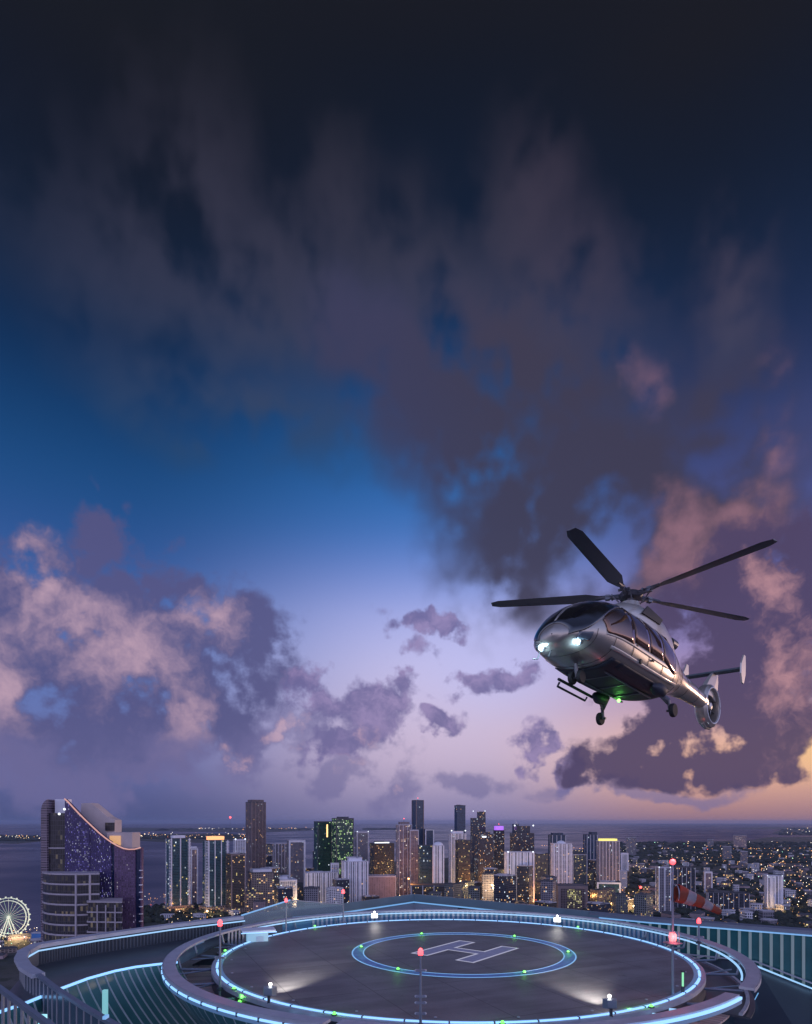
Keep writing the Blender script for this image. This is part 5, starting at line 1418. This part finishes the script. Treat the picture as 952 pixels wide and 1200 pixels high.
# windscreen: two large panes, with a chin line
for sgn in (1, -1):
    def wf(u, v, sgn=sgn):
        s = .05 + (2.05 - .05) * u; th = 88 - (88 - (-22 + 72 * u ** .6)) * v
        return s + .04 * v * (1 - u), (th if sgn > 0 else 180 - th)
    skin('windscreen', HGLASS, 0, 0, 0, 0, .016, 26, 20, wf)
    skin('cockpit_window', HGLASSUN, 0, 0, 0, 0, .016, 8, 8, lambda u, v, sgn=sgn: ((.80 + (2.08 - .80) * u + .12 * v * (1 - u)), ((14 + 32 * u ** .7 - (14 + 32 * u ** .7 + 6) * v) if sgn > 0 else 180 - (14 + 32 * u ** .7 - (14 + 32 * u ** .7 + 6) * v))))
    for a, b in ((2.16, 2.98), (3.05, 3.85), (3.92, 4.75)):
        skin('cabin_window', HGLASSUN, 0, 0, 0, 0, .016, 8, 8, lambda u, v, sgn=sgn, a=a, b=b: (a + (b - a) * u, ((52 - 55 * v - (2 if a > 3.9 else 0) * u * 5) if sgn > 0 else 180 - (52 - 55 * v - (2 if a > 3.9 else 0) * u * 5))))
    for s in (2.12, 3.015, 3.885, 4.8):
        skin('door_seam', SEAM, s - .008, s + .008, (-34 if sgn > 0 else 180 + 34), (46 if sgn > 0 else 180 - 46), .008, 1, 24, thick=.006)
    skin('cheat_line', BODY2, .9, 5.0, (-3 if sgn > 0 else 183), (-9 if sgn > 0 else 189), .008, 24, 3, thick=.006)
    skin('lower_sill', BODY2, 1.2, 5.3, (-26 if sgn > 0 else 206), (-33 if sgn > 0 else 213), .012, 24, 3, thick=.012)
    MB().box((-2.25, sgn * 1.062, .12), (.09, .03, .05)).build('door_handle', SEAM, HELI)
    MB().box((-3.2, sgn * 1.07, .0), (.09, .03, .05)).build('door_handle', SEAM, HELI)
    skin('steel_step', BELLY, 1.9, 5.0, (-46 if sgn > 0 else 226), (-60 if sgn > 0 else 240), .02, 16, 4, thick=.03)
skin('windscreen_post', BODYM, .10, 2.05, 88.2, 91.8, .022, 14, 2)
# nose panel with a round lamp, grille lines
def nf(u, v): return .05 + .34 * u, -20 + 220 * v
for i, (rr) in enumerate((.17, .11)):
    MB().tube([Vector((-.115 + .07 * (1 - rr * 3) + .20 * (rr * math.cos(a)) ** 2 * -4, rr * 1.5 * math.cos(a), -.10 + rr * .6 * math.sin(a))) for a in [i_ * math.pi / 12 for i_ in range(25)]], .010, 5, False).build('nose_ring', SEAM, HELI)
MB().ball((-.05, 0, -.10), .055, 8).build('nose_sensor', HGLASS, HELI)
# belly pan
skin('belly_pan', BELLY, 1.5, 5.2, 226, 314, .02, 20, 14, thick=.03)
for y in (-.42, .42): MB().tube([(-1.9, y, -.56), (-4.6, y, -.555)], .025, 6).build('belly_rail', HMET, HELI)
for s in (2.2, 3.1, 4.0): MB().box((-s, 0, -.56), (.05, .8, .03)).build('belly_beam', HMET, HELI)
# upper cowling and engine housing
CW = [(2.3,.10,1.30,1.34),(2.6,.42,1.22,1.52),(3.0,.58,1.2,1.72),(3.5,.66,1.2,1.86),(4.1,.70,1.2,1.92),(4.8,.70,1.2,1.86),(5.5,.62,1.1,1.70),(6.1,.46,1.05,1.50),(6.7,.30,1.0,1.30),(7.1,.12,1.0,1.14)]
k = MB(); vs = []; fs = []; nt = 24
for s, w, zb, zt in CW:
    for j in range(nt + 1):
        a = math.pi * j / nt; c, q = math.cos(a), math.sin(a)
        vs.append((-s, w * math.copysign(abs(c) ** .75, c), zb + (zt - zb) * q ** .7))
for i in range(len(CW) - 1):
    for j in range(nt): fs.append((i * (nt + 1) + j, i * (nt + 1) + j + 1, (i + 1) * (nt + 1) + j + 1, (i + 1) * (nt + 1) + j))
k.add(vs, fs); k.build('engine_cowling', BODY2, HELI, smooth=True)
for sgn in (1, -1):
    k = MB(); k.add([(-3.3, sgn * .655, 1.42), (-4.3, sgn * .715, 1.42), (-4.5, sgn * .70, 1.62), (-3.65, sgn * .63, 1.74)], [(0, 1, 2, 3)])
    o = k.build('air_intake', SEAM, HELI); so = o.modifiers.new('thickness', 'SOLIDIFY'); so.thickness = .04; so.offset = 0
    MB().lathe([(.16, 0), (.15, .3), (.12, .3), (.12, .05)], (-6.0, sgn * .42, 1.42), 16, 'x').build('exhaust', HMET, HELI)
# mast, hub and five blades
HX, HZ = -3.92, 2.28
MB().lathe([(.34, 1.78), (.28, 1.95), (.26, 2.06)], (HX, 0, 0), 20).build('mast_fairing', BODY2, HELI, smooth=True)
MB().lathe([(.13, 2.0), (.13, HZ - .1), (.30, HZ - .08), (.34, HZ), (.28, HZ + .08), (.10, HZ + .13), (.001, HZ + .14)], (HX, 0, 0), 20).build('rotor_hub', HMET, HELI, smooth=True)
wa0 = 15.5
for i in range(5):
    a = R(wa0 + 72 * i) - yaw
    d = Vector((math.cos(a), math.sin(a), 0)); s = Vector((-math.sin(a), math.cos(a), 0)); c0 = Vector((HX, 0, HZ))
    k = MB(); vs = []; fs = []; n = 14
    for j in range(n + 1):
        u = j / n; r = .75 + (4.0 - .75) * u
        ch = .16 + .26 * min(1, u * 7) - .04 * u; 
        if u > .93: ch *= 1 - (u - .93) * 6
        tw = R(14 - 9 * u); zc = .05 * u
        for e_, h_ in ((-.5, 0), (-.25, .5), (.15, .42), (.5, 0), (.15, -.2), (-.25, -.3)):
            q = c0 + d * r + s * (e_ * ch * math.cos(tw)) + Vector((0, 0, zc + e_ * ch * math.sin(tw) + h_ * .045)); vs.append(q)
    for j in range(n):
        for q in range(6): fs.append((j * 6 + q, j * 6 + (q + 1) % 6, (j + 1) * 6 + (q + 1) % 6, (j + 1) * 6 + q))
    fs += [tuple(range(6)), tuple(range(n * 6, n * 6 + 6))]
    k.add(vs, fs); bl = k.build('rotor_blade', ROTM, HELI)
    k = MB(); k.tube([c0 + d * .2, c0 + d * .45, c0 + d * .95 + Vector((0, 0, .02))], [.09, .075, .05], 8); k.tube([c0 + d * .5 - s * .16, c0 + d * .5 + s * .16], .035, 6)
    k.tube([c0 + d * .3 + s * .15 + Vector((0, 0, -.22)), c0 + d * .5 + s * .15], .02, 6); k.box(tuple(c0 + d * .62), (.12, .12, .14), a)
    k.build('blade_grip', HMET, bl, smooth=False)
# tail: shrouded fan, fin, tailplane and end plates
FX, FZ, FR = -10.15, .62, .74
k = MB(); vs = []; fs = []; n = 40
prof = [(FR - .16, .17), (FR - .10, .20), (FR, .13), (FR + .03, 0), (FR, -.13), (FR - .10, -.20), (FR - .16, -.17), (FR - .19, 0)]
for i in range(n):
    a = 2 * math.pi * i / n
    for r, y in prof:
        vs.append((FX + r * math.cos(a) * 1.04, y, FZ + r * math.sin(a)))
m_ = len(prof)
for i in range(n):
    for j in range(m_): fs.append((i * m_ + j, ((i + 1) % n) * m_ + j, ((i + 1) % n) * m_ + (j + 1) % m_, i * m_ + (j + 1) % m_))
k.add(vs, fs); fsh = k.build('fan_shroud', BODYM, HELI, smooth=True)
for sgn in (1, -1):
    MB().tube([(FX + (FR - .12) * 1.04 * math.cos(a_ * math.pi / 20), sgn * .20, FZ + (FR - .12) * math.sin(a_ * math.pi / 20)) for a_ in range(41)], .022, 6, False).build('shroud_ring', mat('white_ring', (.8, .8, .82), .4), fsh)
fhub = MB().lathe([(.13, -.12), (.16, 0), (.12, .12), (.001, .16)], (FX, 0, FZ), 16, 'y').build('fan_hub', BODY2, HELI, smooth=True)
MB().lathe([(FR - .18, -.012), (FR - .18, .0)], (FX, -.1, FZ), 28, 'y').build('fan_backing', SEAM, HELI)
for i in range(10):
    a = 2 * math.pi * i / 10 + .2; c_, s_ = math.cos(a), math.sin(a)
    k = MB(); w_ = .045
    k.add([(FX + c_ * .1 - s_ * w_, .03, FZ + s_ * .1 + c_ * w_), (FX + c_ * .1 + s_ * w_, -.03, FZ + s_ * .1 - c_ * w_), (FX + c_ * .56 + s_ * w_, -.03, FZ + s_ * .56 - c_ * w_), (FX + c_ * .56 - s_ * w_, .03, FZ + s_ * .56 + c_ * w_)], [(0, 1, 2, 3)])
    o = k.build('fan_blade', SEAM, fhub); so = o.modifiers.new('thickness', 'SOLIDIFY'); so.thickness = .012
# boom end blends into the shroud
MB().tube([(-9.3, 0, .68), (-9.62, 0, .66)], [.25, .22], 16).build('boom_collar', BODYM, HELI, smooth=True)
k = MB()
def fin(pts, w0):
    n = len(pts); vs = [(x, s_ * w0 * f_, z) for s_ in (1, -1) for x, z, f_ in pts]
    k.add(vs, [tuple(range(n)), tuple(range(2 * n - 1, n - 1, -1))] + [(i, (i + 1) % n, n + (i + 1) % n, n + i) for i in range(n)])
fin([(-9.55, .95, 1.5), (-9.85, 1.38, 1.2), (-10.2, 1.72, .9), (-10.55, 1.98, .6), (-10.95, 2.0, .5), (-11.0, 1.7, .6), (-10.9, 1.25, .9), (-10.85, .85, 1.2), (-10.2, .95, 1.8)], .065)
k.build('tail_fin', BODY2, HELI, bevel=.02)
k = MB(); k.add([(-10.42, -.94, 1.90), (-10.76, -.94, 1.90), (-10.76, .94, 1.90), (-10.42, .94, 1.90), (-10.46, -.94, 1.97), (-10.74, -.94, 1.95), (-10.74, .94, 1.95), (-10.46, .94, 1.97)], [(3, 2, 1, 0), (4, 5, 6, 7), (0, 1, 5, 4), (1, 2, 6, 5), (2, 3, 7, 6), (3, 0, 4, 7)])
tpl = k.build('tailplane', mat('tailplane_grey', (.16, .19, .21), .4, .4), HELI)
for sgn in (1, -1):
    k = MB()
    pz = [(-10.50, 1.42), (-10.36, 1.72), (-10.36, 2.08), (-10.58, 2.42), (-10.74, 2.42), (-10.80, 2.05), (-10.80, 1.75), (-10.66, 1.42)]
    n = len(pz); vs = [(x, sgn * .97 + d_, z) for d_ in (-.025, .025) for x, z in pz]
    k.add(vs, [tuple(range(n)), tuple(range(2 * n - 1, n - 1, -1))] + [(i, (i + 1) % n, n + (i + 1) % n, n + i) for i in range(n)])
    k.build('end_plate', BODY2, tpl)
MB().tube([(-9.75, 0, -.05), (-10.0, 0, -.16), (-10.4, 0, -.10)], .06, 8).build('tail_bumper', BODYM, HELI)
# undercarriage
def wheel(x, y, z, r=.165, w=.10):
    o = MB().lathe([(r * .55, -w / 2), (r * .9, -w / 2), (r, -w * .25), (r, w * .25), (r * .9, w / 2), (r * .55, w / 2)], (x, y, z), 20, 'y').build('wheel', TYRE, HELI, smooth=True)
    MB().lathe([(r * .56, -w * .4), (r * .5, -w * .46), (.03, -w * .5), (.03, w * .5), (r * .5, w * .46), (r * .56, w * .4)], (x, y, z), 16, 'y').build('rim', HMET, o, smooth=True)
for y in (-.12, .12): wheel(-1.25, y, -.82)
k = MB(); k.tube([(-1.15, 0, -.45), (-1.25, 0, -.82)], .05, 8); k.tube([(-1.25, -.12, -.82), (-1.25, .12, -.82)], .035, 6); k.tube([(-1.6, 0, -.5), (-1.28, 0, -.74)], .03, 6)
k.build('nose_gear_leg', HMET, HELI)
for sgn in (1, -1):
    wheel(-4.6, sgn * 1.08, -.98, .19, .12)
    k = MB(); k.tube([(-4.3, sgn * .72, -.45), (-4.5, sgn * .98, -.72)], .07, 8); k.tube([(-4.5, sgn * .98, -.72), (-4.6, sgn * 1.0, -.98)], .05, 8); k.tube([(-4.6, sgn * .9, -.98), (-4.6, sgn * 1.08, -.98)], .035, 6); k.tube([(-3.8, sgn * .8, -.5), (-4.5, sgn * .95, -.80)], .03, 6)
    k.build('main_gear_leg', HMET, HELI)
    k = MB(); k.lathe([(.05, -.25), (.17, -.15), (.19, .1), (.10, .35), (.02, .45)], (-4.15, sgn * .86, -.50), 14, 'x'); k.build('gear_sponson', BELLY, HELI, smooth=True)
# step frame under the right side (left in the photo)
k = MB(); y = -1.0
k.tube([(-2.1, y, -.55), (-2.1, y - .06, -.66), (-3.6, y - .06, -.68), (-3.6, y, -.58)], .03, 6); k.tube([(-2.0, y + .02, -.5), (-3.9, y + .02, -.52)], .04, 6)
k.build('boarding_step', BELLY, HELI)
# landing lights and position lights
LL = glow('landing_light', (.62, .86, 1.0), 14.0); 
for nm, y, z, x in (('landing_light', .50, -.26, -.36), ('landing_light', -.40, -.30, -.20)):
    k = MB(); k.ball((x, y, z), .07, 8); o = k.build(nm, LL, HELI)
    k = MB(); k.lathe([(.085, -.03), (.10, .0), (.075, .012)], (x - .0, y, z), 14, 'x'); k.build('lamp_bezel', HMET, o)
    l = bpy.data.lights.new('landing_beam', 'SPOT'); l.energy = 500; l.color = (.6, .82, 1.0); l.spot_size = R(70); l.spot_blend = .8; l.shadow_soft_size = .05
    q = bpy.data.objects.new('landing_beam', l); col.objects.link(q); q.parent = HELI; q.location = (x + .12, y, z); q.rotation_euler = (0, R(-62), 0)
    point((x + .08, y, z - .12), (.5, .8, 1.0), 8, .04, 'lamp_spill', HELI)
skin('lamp_cover', mat('lamp_cover_glass', (.1, .12, .15), .05, spec=.8), .22, .50, -8, -34, .012, 6, 6)
skin('lamp_cover', MATS['lamp_cover_glass'], .22, .50, 188, 214, .012, 6, 6)
k = MB(); k.ball((-4.25, -.35, -.60), .05, 8); k.build('position_light', glow('green_position_light', (.2, 1.0, .12), 5.0), HELI)
point((-4.25, -.35, -.75), (.2, 1.0, .15), 3, .04, 'position_glow', HELI)
k = MB(); k.ball((-9.9, .12, -.04), .03, 6); k.build('tail_light', glow('white_tail_light', (.8, .9, 1.0), 14.0), HELI)
for sgn in (1, -1): MB().tube([(-.4, sgn * .1, .39), (-.75, sgn * .22, .66), (-1.05, sgn * .3, .88)], .012, 5).build('wiper', SEAM, HELI)
for y in (-.5, -.18): MB().tube([(-.30, y, -.38), (-.22, y, -.56), (-.08, y - .04, -.60)], .016, 6).build('cable_cutter', HMET, HELI)
for s in (5.35, 6.45, 7.5, 8.6):
    skin('panel_seam', SEAM, s - .006, s + .006, -90, 269, .004, 1, 40, thick=.006)
for s in (.62, 1.28):
    skin('panel_seam', SEAM, s - .005, s + .005, 180, 360, .004, 1, 30, thick=.005)
for sgn in (1, -1):
    skin('soot_stain', mat('soot', (.10, .09, .085), .7, var=.4, vscale=3), 6.1, 7.4, (58 if sgn > 0 else 122), (38 if sgn > 0 else 142), .005, 10, 5, thick=.004)
    MB().box((-2.6, sgn * 1.01, -.18), (.10, .06, .10)).build('footstep', SEAM, HELI)
MB().tube([(-5.9, 0, 1.55), (-6.05, 0, 1.86)], [.02, .008], 6).build('aerial', SEAM, HELI)
# ------------------------------------------------------------------ the air
hz_m = bpy.data.materials.new('haze_air'); hz_m.use_nodes = True
ht = hz_m.node_tree; ht.nodes.clear()
pv = ht.nodes.new('ShaderNodeVolumePrincipled')
pv.inputs['Color'].default_value = (.50, .64, 1.0, 1); pv.inputs['Density'].default_value = HAZE_DENSITY; pv.inputs['Anisotropy'].default_value = 0.2
ho = ht.nodes.new('ShaderNodeOutputMaterial'); ht.links.new(pv.outputs[0], ho.inputs['Volume'])
k = MB(); k.box((0, 33400, 144.5), (140200, 73200, 291.0))
hz = k.build('haze', hz_m); tag(hz, kind='stuff')
